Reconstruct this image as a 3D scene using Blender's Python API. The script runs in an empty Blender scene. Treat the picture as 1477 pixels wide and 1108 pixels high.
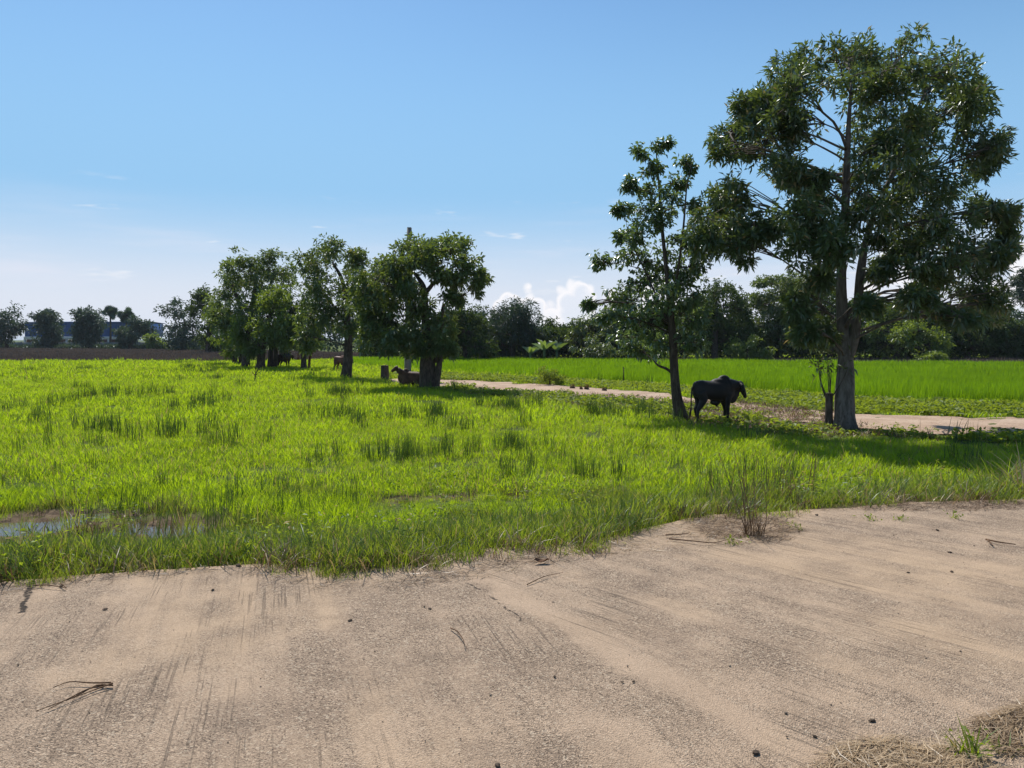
import bpy, math, random
import numpy as np

# ------------------------------------------------------------------ camera, sky, sun, exposure
SC = bpy.context.scene
COL = SC.collection
R_ = math.radians
W_PX, H_PX, F_PX = 1477.0, 1108.0, 1110.0
HORIZON = 490.0
CAM_Z = 2.2
ROAD_Z = 0.5
PITCH = math.atan((H_PX / 2 - HORIZON) / F_PX)
cam_data = bpy.data.cameras.new('camera')
cam = bpy.data.objects.new('camera', cam_data)
COL.objects.link(cam)
cam.location = (0, 0, CAM_Z)
cam.rotation_euler = (math.pi / 2 - PITCH, 0, 0)
cam_data.sensor_width = 36.0
cam_data.lens = 36.0 * F_PX / W_PX
cam_data.clip_start = 0.05
cam_data.clip_end = 9000
SC.camera = cam

SUN_AZ, SUN_EL = R_(-21), R_(51)          # azimuth from +Y, negative = left of the view
SKY_STRENGTH, SUN_STRENGTH = 0.105, 5.0
world = bpy.data.worlds.new('World')
SC.world = world
world.use_nodes = True

sun_data = bpy.data.lights.new('sun', 'SUN')
sun_data.energy = SUN_STRENGTH
sun_data.angle = R_(0.53)
sun_data.color = (1.0, 0.945, 0.86)
sun = bpy.data.objects.new('sun', sun_data)
COL.objects.link(sun)
sun.rotation_euler = (math.pi / 2 - SUN_EL, 0, math.pi - SUN_AZ)
sun.location = (-20, 60, 80)

SC.view_settings.view_transform = 'Standard'
SC.view_settings.look = 'None'
SC.view_settings.gamma = 1.0
SC.view_settings.exposure = 0.12
SC.view_settings.use_curve_mapping = False
SC.render.engine = 'CYCLES'
SC.cycles.max_bounces = 5
SC.cycles.diffuse_bounces = 2
SC.cycles.glossy_bounces = 2
SC.cycles.transmission_bounces = 4
SC.cycles.transparent_max_bounces = 6
SC.cycles.volume_bounces = 0

HAZE = 0.00016
rng = np.random.default_rng(7)
random.seed(7)


# ------------------------------------------------------------------ node helper
class NT:
    def __init__(self, tree):
        self.t = tree
        tree.nodes.clear()

    def n(self, kind, props=None, **inp):
        nd = self.t.nodes.new(kind)
        for k, v in (props or {}).items():
            setattr(nd, k, v)
        for k, v in inp.items():
            key = int(k[1:]) if k[0] == 'i' and k[1:].isdigit() else k.replace('_', ' ')
            self.set(nd.inputs[key], v)
        return nd

    def set(self, sock, v):
        if isinstance(v, bpy.types.NodeSocket):
            self.t.links.new(v, sock)
        else:
            sock.default_value = v

    def math(self, op, a, b=0.0, c=0.0, clamp=False):
        nd = self.n('ShaderNodeMath', {'operation': op, 'use_clamp': clamp}, i0=a, i1=b)
        self.set(nd.inputs[2], c)
        return nd.outputs[0]

    def dot(self, v, xyz):
        nd = self.n('ShaderNodeVectorMath', {'operation': 'DOT_PRODUCT'}, i0=v, i1=xyz)
        return nd.outputs['Value']

    def vec(self, x=0.0, y=0.0, z=0.0):
        return self.n('ShaderNodeCombineXYZ', None, X=x, Y=y, Z=z).outputs[0]

    def scale(self, v, s):
        nd = self.n('ShaderNodeVectorMath', {'operation': 'MULTIPLY'}, i0=v,
                    i1=s if not isinstance(s, (int, float)) else (s, s, s))
        return nd.outputs[0]

    def noise(self, v, scale=1.0, detail=3.0, rough=0.55, dist=0.0):
        nd = self.n('ShaderNodeTexNoise', None, Vector=v, Scale=scale, Detail=detail, Roughness=rough, Distortion=dist)
        return nd.outputs['Fac']

    def ramp(self, f, a, b, t0=0.0, t1=1.0, smooth=True):
        nd = self.n('ShaderNodeMapRange', {'interpolation_type': 'SMOOTHSTEP' if smooth else 'LINEAR'},
                    i0=f, i1=a, i2=b, i3=t0, i4=t1)
        return nd.outputs[0]

    def mix(self, f, a, b, blend='MIX'):
        nd = self.n('ShaderNodeMix', {'data_type': 'RGBA', 'blend_type': blend})
        self.set(nd.inputs[0], f)
        for s, v in ((6, a), (7, b)):
            self.set(nd.inputs[s], v if isinstance(v, bpy.types.NodeSocket) else (*v[:3], 1.0))
        return nd.outputs[2]


def new_mat(name):
    m = bpy.data.materials.new(name)
    m.use_nodes = True
    return m, NT(m.node_tree)


# ------------------------------------------------------------------ world shader: sky, horizon haze, cumulus and thin cirrus
def build_world():
    w = NT(world.node_tree)
    sky = w.n('ShaderNodeTexSky', {'sky_type': 'NISHITA', 'sun_disc': False, 'sun_elevation': SUN_EL,
                                   'sun_rotation': SUN_AZ, 'altitude': 0.0, 'air_density': 1.0,
                                   'dust_density': 0.25, 'ozone_density': 2.0})
    tc = w.n('ShaderNodeTexCoord').outputs['Generated']
    sep = w.n('ShaderNodeSeparateXYZ', None, i0=tc)
    x, y, z = sep.outputs
    az = w.math('ARCTAN2', x, y)
    hor = w.math('SQRT', w.math('ADD', w.math('MULTIPLY', x, x), w.math('MULTIPLY', y, y)))
    el = w.math('ARCTAN2', z, hor)
    # cumulus heaps standing on the horizon all round
    top = None
    for azd, wid, hgt in CLOUDS:
        c = w.math('DIVIDE', w.dot(tc, (math.sin(R_(azd)), math.cos(R_(azd)), 0.0)), hor)
        g = w.math('MULTIPLY', w.math('EXPONENT', w.math('MULTIPLY', w.math('SUBTRACT', c, 1.0), 1.0 / (1 - math.cos(R_(wid))))), R_(hgt))
        top = g if top is None else w.math('MAXIMUM', top, g)
    top = w.math('SUBTRACT', w.math('MULTIPLY', top, 1.15), 0.030)
    bil = w.n('ShaderNodeTexVoronoi', {'feature': 'F1', 'distance': 'EUCLIDEAN'}, Vector=tc, Scale=24.0, Randomness=1.0)
    bil2 = w.n('ShaderNodeTexVoronoi', {'feature': 'F1'}, Vector=tc, Scale=70.0)
    bb = w.math('ADD', w.math('MULTIPLY', bil.outputs['Distance'], -0.075),
                w.math('MULTIPLY', bil2.outputs['Distance'], -0.026))
    h = w.math('SUBTRACT', w.math('ADD', w.math('ADD', top, bb), 0.060), el)
    cov = w.ramp(h, 0.0, 0.014)
    cov = w.math('MULTIPLY', cov, w.ramp(el, -0.01, 0.02))
    inner = w.math('MULTIPLY', w.ramp(h, 0.010, 0.034), w.ramp(w.noise(tc, 30.0, 3.0, 0.6), 0.30, 0.55))
    cloud_col = w.mix(inner, (9.4, 9.1, 9.15), (7.1, 7.5, 8.3))
    # thin streaky cirrus veil low over the land
    st = w.noise(w.vec(w.math('MULTIPLY', az, 1.6), w.math('MULTIPLY', el, 16.0), 3.7), 2.0, 3.0, 0.6)
    veil = w.math('MULTIPLY', w.ramp(st, 0.45, 0.78), w.math('MULTIPLY', w.ramp(el, 0.0, 0.03), w.ramp(el, 0.20, 0.07)))
    small = w.noise(w.vec(w.math('MULTIPLY', az, 9.0), w.math('MULTIPLY', el, 42.0), 9.1), 1.0, 3.0, 0.65)
    wisp = w.math('MULTIPLY', w.ramp(small, 0.62, 0.74), w.math('MULTIPLY', w.ramp(el, 0.04, 0.09), w.ramp(el, 0.20, 0.14)))
    clear = w.mix(1.0, sky.outputs[0], (0.76, 1.0, 1.10), 'MULTIPLY')
    clear = w.mix(w.ramp(el, 0.46, 0.16, 0.0, 0.85), clear, (2.75, 5.0, 7.5))
    clear = w.mix(w.ramp(el, 0.19, 0.03, 0.0, 0.95), clear, (6.75, 7.1, 7.95))
    col = w.mix(w.math('MULTIPLY', veil, 0.5), clear, (7.2, 7.3, 8.2))
    col = w.mix(w.math('MULTIPLY', wisp, 0.6), col, (8.3, 8.3, 8.6))
    col = w.mix(w.math('MULTIPLY', cov, 0.8), col, cloud_col)
    bg0 = w.n('ShaderNodeBackground', None, Color=clear, Strength=SKY_STRENGTH)
    bg1 = w.n('ShaderNodeBackground', None, Color=col, Strength=SKY_STRENGTH)
    low = w.math('MULTIPLY', w.math('LESS_THAN', el, 0.215), w.math('GREATER_THAN', el, -0.02))
    mx = w.n('ShaderNodeMixShader', None, i0=low, i1=bg0.outputs[0], i2=bg1.outputs[0])   # clouds only live low over the land
    w.n('ShaderNodeOutputWorld', None, Surface=mx.outputs[0])


CLOUDS = [(0.6, 2.9, 5.0), (4.4, 2.7, 5.4), (7.8, 2.4, 4.3), (10.8, 3.0, 5.3), (15, 3.0, 4.2), (26, 4.5, 5.4), (33, 3.5, 5.6), (48, 6, 5), (75, 7, 6), (-62, 6, 4.5), (-95, 8, 5.5),
          (115, 6, 5), (150, 8, 6), (-140, 7, 5), (180, 6, 5)]
build_world()
world.cycles.sampling_method = 'MANUAL'
world.cycles.sample_map_resolution = 512


# ------------------------------------------------------------------ geometry helpers
def ray(px, py):
    dx, dy = (px - W_PX / 2) / F_PX, (H_PX / 2 - py) / F_PX
    c, s = math.cos(PITCH), math.sin(PITCH)
    return np.array([dx, c + dy * s, -s + dy * c])


def gp(px, py, z=0.0):
    r = ray(px, py)
    t = (z - CAM_Z) / r[2]
    return np.array([r[0] * t, r[1] * t, z])


def at(px, py, Y):
    r = ray(px, py)
    t = Y / r[1]
    return np.array([r[0] * t, Y, CAM_Z + r[2] * t])


def mpp(Y):                         # metres per photo pixel at depth Y
    return Y / F_PX


def vnoise(x, y, seed=0):           # smooth value noise, 0..1
    x = np.asarray(x, float); y = np.asarray(y, float)
    xi, yi = np.floor(x).astype(np.int64), np.floor(y).astype(np.int64)
    fx, fy = x - xi, y - yi
    fx, fy = fx * fx * (3 - 2 * fx), fy * fy * (3 - 2 * fy)

    def hsh(a, b):
        h = (a * 374761393 + b * 668265263 + seed * 974711) & 0x7fffffff
        h = ((h ^ (h >> 13)) * 1274126177) & 0x7fffffff
        return ((h ^ (h >> 16)) & 0xffff) / 65535.0
    a, b, c, d = hsh(xi, yi), hsh(xi + 1, yi), hsh(xi, yi + 1), hsh(xi + 1, yi + 1)
    return (a * (1 - fx) + b * fx) * (1 - fy) + (c * (1 - fx) + d * fx) * fy


def fbm(x, y, seed=0, octv=3):
    s, a, t = 0, 0.5, 0
    for k in range(octv):
        s = s + a * vnoise(np.asarray(x) * 2 ** k, np.asarray(y) * 2 ** k, seed + k * 17)
        t += a
        a *= 0.5
    return s / t


def sstep(a, b, x):
    t = np.clip((np.asarray(x) - a) / (b - a), 0, 1)
    return t * t * (3 - 2 * t)


def inside(poly, x, y):
    poly = np.asarray(poly)
    res = np.zeros(len(x), bool)
    j = len(poly) - 1
    for i in range(len(poly)):
        xi, yi = poly[i][:2]
        xj, yj = poly[j][:2]
        c = ((yi > y) != (yj > y)) & (x < (xj - xi) * (y - yi) / (yj - yi + 1e-12) + xi)
        res ^= c
        j = i
    return res


def gpoly(pts, z=0.0):
    return np.array([gp(px, py, z)[:2] for px, py in pts])


def mk(name, V, F, mat=None, parent=None, smooth=False, attrs=None):
    """V (n,3); F one array or list of arrays of faces (k,3)/(k,4)"""
    me = bpy.data.meshes.new(name)
    V = np.asarray(V, np.float32)
    Fs = [np.asarray(f, np.int32) for f in (F if isinstance(F, list) else [F]) if len(f)]
    me.vertices.add(len(V))
    me.vertices.foreach_set('co', V.ravel())
    nl = sum(f.size for f in Fs)
    npoly = sum(len(f) for f in Fs)
    me.loops.add(nl)
    me.polygons.add(npoly)
    me.loops.foreach_set('vertex_index', np.concatenate([f.ravel() for f in Fs]))
    starts, o = [], 0
    for f in Fs:
        starts.append(np.arange(len(f)) * f.shape[1] + o)
        o += f.size
    me.polygons.foreach_set('loop_start', np.concatenate(starts).astype(np.int32))
    if smooth:
        me.polygons.foreach_set('use_smooth', np.ones(npoly, bool))
    for k, v in (attrs or {}).items():
        a = me.attributes.new(k, 'FLOAT', 'POINT')
        a.data.foreach_set('value', np.asarray(v, np.float32))
    me.update(calc_edges=True)
    me.validate()
    if mat:
        me.materials.append(mat)
    ob = bpy.data.objects.new(name, me)
    COL.objects.link(ob)
    if parent is not None:
        ob.parent = parent
    return ob


def part(name, V, F, mat, root, **kw):
    V = np.asarray(V, float) - np.array(root.location)
    return mk(name, V, F, mat, root, **kw)


def tag(o, label=None, cat=None, group=None, kind=None):
    if label: o['label'] = label
    if cat: o['category'] = cat
    if group: o['group'] = group
    if kind: o['kind'] = kind
    return o


def empty(name, loc, label, cat, group=None):
    o = bpy.data.objects.new(name, None)
    o.empty_display_size = 0.3
    o.location = tuple(float(v) for v in loc)
    COL.objects.link(o)
    return tag(o, label, cat, group)


class Acc:
    def __init__(self):
        self.V, self.Q, self.T, self.n = [], [], [], 0

    def add(self, V, Q=None, T=None):
        V = np.asarray(V, float)
        self.V.append(V)
        if Q is not None and len(Q): self.Q.append(np.asarray(Q) + self.n)
        if T is not None and len(T): self.T.append(np.asarray(T) + self.n)
        self.n += len(V)

    def tube(self, P, rad, seg=8, wob=0.0, cap=True, flat=None):
        P = np.asarray(P, float)
        rad = np.asarray(rad, float)
        n = len(P)
        d = np.gradient(P, axis=0)
        d /= np.linalg.norm(d, axis=1)[:, None] + 1e-9
        ref = np.array([0.0, 1.0, 0.0]) if abs(d[0][1]) < 0.8 else np.array([1.0, 0, 0])
        V = []
        a = np.linspace(0, 2 * math.pi, seg, endpoint=False)
        ph = rng.uniform(0, 6.28, 3)
        for i in range(n):
            u = np.cross(ref, d[i]); u /= np.linalg.norm(u) + 1e-9
            v = np.cross(d[i], u)
            ref = np.cross(d[i], u) * 0 + ref
            r = rad[i]
            rr = r * (1 + wob * (np.sin(2 * a + ph[0] + i * 0.5) + 0.6 * np.sin(3 * a + ph[1] - i * 0.7) + 0.5 * np.sin(5 * a + ph[2] + i * 0.3)))
            fu, fv = (1, 1) if flat is None else flat
            V.append(P[i] + np.outer(np.cos(a) * rr * fu, u) + np.outer(np.sin(a) * rr * fv, v))
        V = np.concatenate(V)
        Q = []
        for i in range(n - 1):
            for k in range(seg):
                k2 = (k + 1) % seg
                Q.append((i * seg + k, i * seg + k2, (i + 1) * seg + k2, (i + 1) * seg + k))
        T = []
        if cap:
            V = np.vstack([V, P[0], P[-1]])
            b, t = n * seg, n * seg + 1
            for k in range(seg):
                k2 = (k + 1) % seg
                T.append((b, k2, k))
                T.append((t, (n - 1) * seg + k, (n - 1) * seg + k2))
        self.add(V, Q, T)

    def box(self, lo, hi):
        lo, hi = np.asarray(lo, float), np.asarray(hi, float)
        V = np.array([[(lo, hi)[i][0], (lo, hi)[j][1], (lo, hi)[k][2]] for i in (0, 1) for j in (0, 1) for k in (0, 1)])
        self.add(V, [(0, 1, 3, 2), (4, 6, 7, 5), (0, 4, 5, 1), (2, 3, 7, 6), (0, 2, 6, 4), (1, 5, 7, 3)])

    def ellipsoid(self, c, r, nu=14, nv=9, rot=None):
        u = np.linspace(0, 2 * math.pi, nu, endpoint=False)
        vv = np.linspace(0, math.pi, nv + 2)[1:-1]
        V = [[math.sin(b) * math.cos(a), math.sin(b) * math.sin(a), math.cos(b)] for b in vv for a in u]
        V += [[0, 0, 1], [0, 0, -1]]
        V = np.array(V) * np.asarray(r)
        if rot is not None: V = V @ np.asarray(rot).T
        V = V + np.asarray(c)
        Q = [(i * nu + k, (i + 1) * nu + k, (i + 1) * nu + (k + 1) % nu, i * nu + (k + 1) % nu)
             for i in range(nv - 1) for k in range(nu)]
        t, b = nv * nu, nv * nu + 1
        T = [(t, k, (k + 1) % nu) for k in range(nu)] + [(b, (nv - 1) * nu + (k + 1) % nu, (nv - 1) * nu + k) for k in range(nu)]
        self.add(V, Q, T)

    def get(self):
        return np.concatenate(self.V), [np.concatenate(x) for x in (self.Q, self.T) if x]


def unit(v):
    return v / (np.linalg.norm(v, axis=-1, keepdims=True) + 1e-9)


# ------------------------------------------------------------------ materials
def mat_leaf(name, c_dark, c_light, trans, t_fac=0.4, gloss=0.10, rough=0.38, big=0.35, dry=None):
    m, t = new_mat(name)
    geo = t.n('ShaderNodeNewGeometry')
    tint = t.n('ShaderNodeAttribute', {'attribute_name': 'tint'}).outputs['Fac']
    obr = t.n('ShaderNodeObjectInfo').outputs['Random']
    nz = t.noise(geo.outputs['Position'], big, 3.0)
    f = t.math('ADD', t.math('MULTIPLY', tint, 0.5), t.math('ADD', t.math('MULTIPLY', t.ramp(nz, 0.38, 0.62), 0.3), t.math('MULTIPLY', obr, 0.2)))
    col = t.mix(f, c_dark, c_light)
    tcol = t.mix(f, tuple(0.6 * v for v in trans), trans)
    if dry:
        dm = t.ramp(tint, dry, dry + 0.04)
        col = t.mix(dm, col, (0.34, 0.26, 0.11)); tcol = t.mix(dm, tcol, (0.42, 0.32, 0.10))
    dif = t.n('ShaderNodeBsdfDiffuse', None, Color=col)
    tr = t.n('ShaderNodeBsdfTranslucent', None, Color=tcol)
    mx = t.n('ShaderNodeMixShader', None, i0=t_fac, i1=dif.outputs[0], i2=tr.outputs[0])
    gl = t.n('ShaderNodeBsdfGlossy', None, Color=(0.9, 0.95, 1.0, 1), Roughness=rough)
    m2 = t.n('ShaderNodeMixShader', None, i0=gloss, i1=mx.outputs[0], i2=gl.outputs[0])
    t.n('ShaderNodeOutputMaterial', None, Surface=m2.outputs[0])
    return m


def mat_bark(name, a, b, scale=6.0, bump=0.5):
    m, t = new_mat(name)
    p = t.n('ShaderNodeTexCoord').outputs['Object']
    v = t.scale(p, (scale * 2.2, scale * 2.2, scale * 0.55))
    n1 = t.noise(v, 1.0, 6.0, 0.65, 0.6)
    n2 = t.noise(p, 1.3, 3.0)
    col = t.mix(t.ramp(n1, 0.3, 0.7), a, b)
    col = t.mix(t.ramp(n2, 0.45, 0.7, 0, 0.5), col, tuple(0.55 * x for x in a))
    bp = t.n('ShaderNodeBump', None, Strength=bump, Distance=0.03, Height=n1)
    s = t.n('ShaderNodeBsdfPrincipled', None, Base_Color=col, Roughness=0.9, Normal=bp.outputs[0])
    s.inputs['Specular IOR Level'].default_value = 0.15
    t.n('ShaderNodeOutputMaterial', None, Surface=s.outputs[0])
    return m


def mat_plain(name, a, b=None, scale=8.0, rough=0.8, bump=0.0, spec=0.3, metal=0.0, stretch=(1, 1, 1), dist=0.01):
    m, t = new_mat(name)
    p = t.scale(t.n('ShaderNodeTexCoord').outputs['Object'], stretch)
    n1 = t.noise(p, scale, 5.0, 0.6)
    col = t.mix(t.ramp(n1, 0.3, 0.7), a, b or tuple(0.7 * x for x in a))
    s = t.n('ShaderNodeBsdfPrincipled', None, Base_Color=col, Roughness=rough, Metallic=metal)
    s.inputs['Specular IOR Level'].default_value = spec
    if bump:
        bp = t.n('ShaderNodeBump', None, Strength=bump, Distance=dist, Height=n1)
        t.set(s.inputs['Normal'], bp.outputs[0])
    t.n('ShaderNodeOutputMaterial', None, Surface=s.outputs[0])
    return m


M = {}
M['leaf_big'] = mat_leaf('leaf glossy dark', (0.026, 0.056, 0.023), (0.098, 0.148, 0.050), (0.22, 0.30, 0.04), 0.29, 0.085, 0.38, 0.35, 0.965)
M['leaf_thin'] = mat_leaf('leaf young', (0.042, 0.082, 0.026), (0.12, 0.185, 0.06), (0.22, 0.32, 0.06), 0.36, 0.10, 0.36)
M['leaf_mid'] = mat_leaf('leaf mid', (0.034, 0.066, 0.021), (0.12, 0.175, 0.046), (0.26, 0.35, 0.04), 0.32, 0.06, 0.42, 0.35, 0.975)
M['leaf_light'] = mat_leaf('leaf light', (0.05, 0.095, 0.015), (0.14, 0.20, 0.03), (0.30, 0.40, 0.03), 0.42, 0.05, 0.42)
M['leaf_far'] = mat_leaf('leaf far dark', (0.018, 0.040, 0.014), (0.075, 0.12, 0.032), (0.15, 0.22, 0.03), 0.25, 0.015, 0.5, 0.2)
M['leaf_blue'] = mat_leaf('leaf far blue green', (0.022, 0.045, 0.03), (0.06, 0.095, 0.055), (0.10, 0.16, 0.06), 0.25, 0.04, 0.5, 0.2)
M['banana'] = mat_leaf('leaf banana', (0.05, 0.10, 0.022), (0.12, 0.19, 0.04), (0.30, 0.42, 0.06), 0.42, 0.08, 0.35)
M['grass'] = mat_leaf('grass blades', (0.075, 0.165, 0.008), (0.30, 0.37, 0.018), (0.62, 0.84, 0.014), 0.53, 0.02, 0.45, 0.7, 0.92)
M['grass_bank'] = mat_leaf('grass bank blades', (0.052, 0.110, 0.012), (0.17, 0.24, 0.030), (0.46, 0.58, 0.03), 0.46, 0.02, 0.45, 0.9, 0.86)
M['grass_tall'] = mat_leaf('sedge blades', (0.026, 0.058, 0.010), (0.070, 0.115, 0.018), (0.11, 0.19, 0.015), 0.32, 0.03, 0.45, 0.7)
M['grass_dark'] = mat_leaf('rank verge blades', (0.034, 0.075, 0.012), (0.11, 0.165, 0.028), (0.24, 0.34, 0.03), 0.38, 0.03, 0.42, 0.9, 0.9)
M['rice'] = mat_leaf('rice blades', (0.055, 0.15, 0.008), (0.12, 0.24, 0.014), (0.36, 0.60, 0.008), 0.48, 0.012, 0.5, 0.15)
M['weed'] = mat_leaf('low weed leaves', (0.075, 0.13, 0.015), (0.20, 0.25, 0.04), (0.42, 0.52, 0.03), 0.42, 0.02, 0.5, 0.8)
M['dry'] = mat_leaf('dry straw', (0.26, 0.17, 0.09), (0.58, 0.43, 0.26), (0.40, 0.27, 0.12), 0.25, 0.05, 0.45, 1.5)
M['dead'] = mat_leaf('dead brown grass', (0.06, 0.035, 0.02), (0.17, 0.105, 0.055), (0.20, 0.12, 0.05), 0.25, 0.03, 0.5, 1.0)
M['stubble'] = mat_leaf('reddish stubble', (0.065, 0.05, 0.042), (0.18, 0.14, 0.105), (0.13, 0.095, 0.07), 0.25, 0.02, 0.5, 0.05)
M['bark'] = mat_bark('bark grey brown', (0.085, 0.07, 0.055), (0.20, 0.175, 0.15))
M['bark_dark'] = mat_bark('bark dark', (0.045, 0.034, 0.026), (0.12, 0.095, 0.075))
M['bark_red'] = mat_bark('bark reddish', (0.12, 0.05, 0.035), (0.20, 0.09, 0.06))
M['stem'] = mat_bark('dry stems', (0.10, 0.06, 0.035), (0.22, 0.13, 0.075), 20)


def mat_ground():
    m, t = new_mat('ground soil and sward')
    p = t.n('ShaderNodeTexCoord').outputs['Object']
    soil = t.n('ShaderNodeAttribute', {'attribute_name': 'soil'}).outputs['Fac']
    n1 = t.noise(p, 0.6, 5.0)
    n2 = t.noise(p, 7.0, 5.0, 0.65)
    green = t.mix(t.ramp(n1, 0.35, 0.65), (0.050, 0.085, 0.012), (0.105, 0.155, 0.018))
    green = t.mix(t.ramp(n2, 0.4, 0.7, 0, 0.6), green, (0.045, 0.05, 0.02))
    earth = t.mix(t.ramp(n2, 0.35, 0.65), (0.085, 0.055, 0.038), (0.17, 0.12, 0.08))
    col = t.mix(soil, green, earth)
    bp = t.n('ShaderNodeBump', None, Strength=0.8, Distance=0.05, Height=n2)
    s = t.n('ShaderNodeBsdfPrincipled', None, Base_Color=col, Roughness=0.95, Normal=bp.outputs[0])
    s.inputs['Specular IOR Level'].default_value = 0.1
    t.n('ShaderNodeOutputMaterial', None, Surface=s.outputs[0])
    return m


def mat_track():
    m, t = new_mat('sandy track')
    p = t.n('ShaderNodeTexCoord').outputs['Object']
    n1 = t.noise(p, 0.9, 5.0, 0.6)
    n2 = t.noise(p, 14.0, 5.0, 0.7)
    col = t.mix(t.ramp(n1, 0.35, 0.65), (0.52, 0.39, 0.29), (0.40, 0.28, 0.20))
    col = t.mix(t.ramp(n2, 0.5, 0.75, 0, 0.7), col, (0.16, 0.10, 0.065))
    bp = t.n('ShaderNodeBump', None, Strength=0.8, Distance=0.05, Height=t.math('ADD', n2, n1))
    s = t.n('ShaderNodeBsdfPrincipled', None, Base_Color=col, Roughness=0.95, Normal=bp.outputs[0])
    s.inputs['Specular IOR Level'].default_value = 0.1
    t.n('ShaderNodeOutputMaterial', None, Surface=s.outputs[0])
    return m


def mat_road():
    m, t = new_mat('weathered concrete')
    p = t.n('ShaderNodeTexCoord').outputs['Object']

    def lined(deg, fac, fal, seed, detail=3.0):
        a = R_(deg)
        along = t.dot(p, (-math.sin(a), math.cos(a), 0))
        across = t.dot(p, (math.cos(a), math.sin(a), 0))
        return t.noise(t.vec(t.math('MULTIPLY', across, fac), t.math('MULTIPLY', along, fal), seed), 1.0, detail, 0.6)
    # which broom direction: the right-hand pour was broomed at a steeper angle
    s0, s1 = gp(640, 822, ROAD_Z), gp(1130, 1108, ROAD_Z)
    d = s1 - s0; d /= np.linalg.norm(d)
    nrm = (float(-d[1]), float(d[0]), 0.0)
    off = float(np.dot(nrm, s0))
    side = t.math('SUBTRACT', t.dot(p, nrm), off)               # >0 right pour
    sw = t.ramp(t.math('ADD', side, t.math('MULTIPLY', t.noise(p, 1.2), 0.5)), 0.0, 0.6)
    fine = t.n('ShaderNodeMix', None, i0=sw, i2=lined(17, 62, 1.1, 1.0), i3=lined(43, 62, 1.1, 2.0)).outputs[0]
    broad = t.n('ShaderNodeMix', None, i0=sw, i2=lined(19, 4.5, 0.30, 3.0), i3=lined(43, 5.0, 0.22, 4.0)).outputs[0]
    big = t.noise(p, 0.55, 4.0, 0.55, 0.5)
    med = t.noise(p, 2.6, 5.0, 0.62)
    grain = t.noise(p, 120.0, 3.0, 0.7)
    # dust lying on the slab: patches plus wheel-swept bands
    dust = t.math('ADD', t.math('ADD', t.math('MULTIPLY', big, 0.75), t.math('MULTIPLY', med, 0.55)),
                  t.math('MULTIPLY', broad, 0.85))
    dust = t.ramp(dust, 0.90, 1.40)
    band = t.ramp(t.math('ABSOLUTE', t.math('ADD', t.math('SUBTRACT', side, 0.16), t.math('MULTIPLY', t.math('SUBTRACT', med, 0.5), 0.35))), 0.20, 0.05)
    dust = t.math('MAXIMUM', dust, t.math('MULTIPLY', band, 0.85))
    groove = t.math('MULTIPLY', t.ramp(fine, 0.46, 0.30), t.ramp(t.noise(p, 1.1, 3.0), 0.42, 0.62))
    vor = t.n('ShaderNodeTexVoronoi', {'feature': 'F1'}, Vector=t.scale(p, (1, 0.8, 1)), Scale=150.0)
    peb = t.n('ShaderNodeSeparateColor', None, i0=vor.outputs['Color']).outputs[0]
    vor2 = t.n('ShaderNodeTexVoronoi', {'feature': 'F1'}, Vector=p, Scale=85.0)
    peb2 = t.n('ShaderNodeSeparateColor', None, i0=vor2.outputs['Color']).outputs[1]
    worn = t.math('SUBTRACT', 1.0, t.math('MULTIPLY', dust, 0.6))
    con = t.mix(t.ramp(med, 0.3, 0.7), (0.315, 0.228, 0.158), (0.45, 0.33, 0.23))
    con = t.mix(t.math('MULTIPLY', t.ramp(peb, 0.78, 0.90), t.math('MULTIPLY', worn, 0.7)), con, (0.62, 0.46, 0.32))
    con = t.mix(t.math('MULTIPLY', t.ramp(peb, 0.30, 0.15), t.math('MULTIPLY', worn, 0.7)), con, (0.085, 0.058, 0.038))
    con = t.mix(t.math('MULTIPLY', t.ramp(peb2, 0.90, 0.96), t.math('MULTIPLY', worn, 0.7)), con, (0.60, 0.48, 0.35))
    con = t.mix(t.math('MULTIPLY', t.ramp(grain, 0.5, 0.75), 0.5), con, (0.12, 0.095, 0.072))
    dcol = t.mix(t.ramp(big, 0.4, 0.65), (0.55, 0.395, 0.27), (0.56, 0.395, 0.25))
    dcol = t.mix(t.math('MULTIPLY', t.ramp(grain, 0.45, 0.75), 0.35), dcol, (0.25, 0.18, 0.115))
    col = t.mix(t.math('MULTIPLY', dust, 0.58), con, dcol)
    col = t.mix(t.math('MULTIPLY', groove, 0.42), col, (0.085, 0.062, 0.045))
    blot = t.noise(p, 1.7, 6.0, 0.6, 0.8)
    col = t.mix(t.ramp(blot, 0.50, 0.75, 0.0, 0.26), col, (0.185, 0.133, 0.096))
    # the short crack at the verge and the joint running from the verge into the slab
    def crack(pts, width):
        f = None
        for a, b in zip(pts[:-1], pts[1:]):
            A, B = gp(*a, ROAD_Z), gp(*b, ROAD_Z)
            L = float(np.linalg.norm(B - A)); u = (B - A) / L
            al = t.math('SUBTRACT', t.dot(p, tuple(map(float, u))), float(np.dot(u, A)))
            v = (float(-u[1]), float(u[0]), 0.0)
            ac = t.math('SUBTRACT', t.dot(p, v), float(np.dot(v, A)))
            ac = t.math('ADD', ac, t.math('MULTIPLY', t.math('SUBTRACT', t.noise(p, 9.0, 4.0), 0.5), 0.09))
            g = t.math('MULTIPLY', t.ramp(t.math('ABSOLUTE', ac), width, width * 0.4),
                       t.math('MULTIPLY', t.ramp(al, -0.02, 0.02), t.ramp(al, L + 0.02, L - 0.02)))
            f = g if f is None else t.math('MAXIMUM', f, g)
        return f
    ck = t.math('MULTIPLY', crack([(47, 838), (40, 858), (33, 884)], 0.022), t.ramp(t.noise(p, 22.0, 3.0), 0.36, 0.5))
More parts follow.
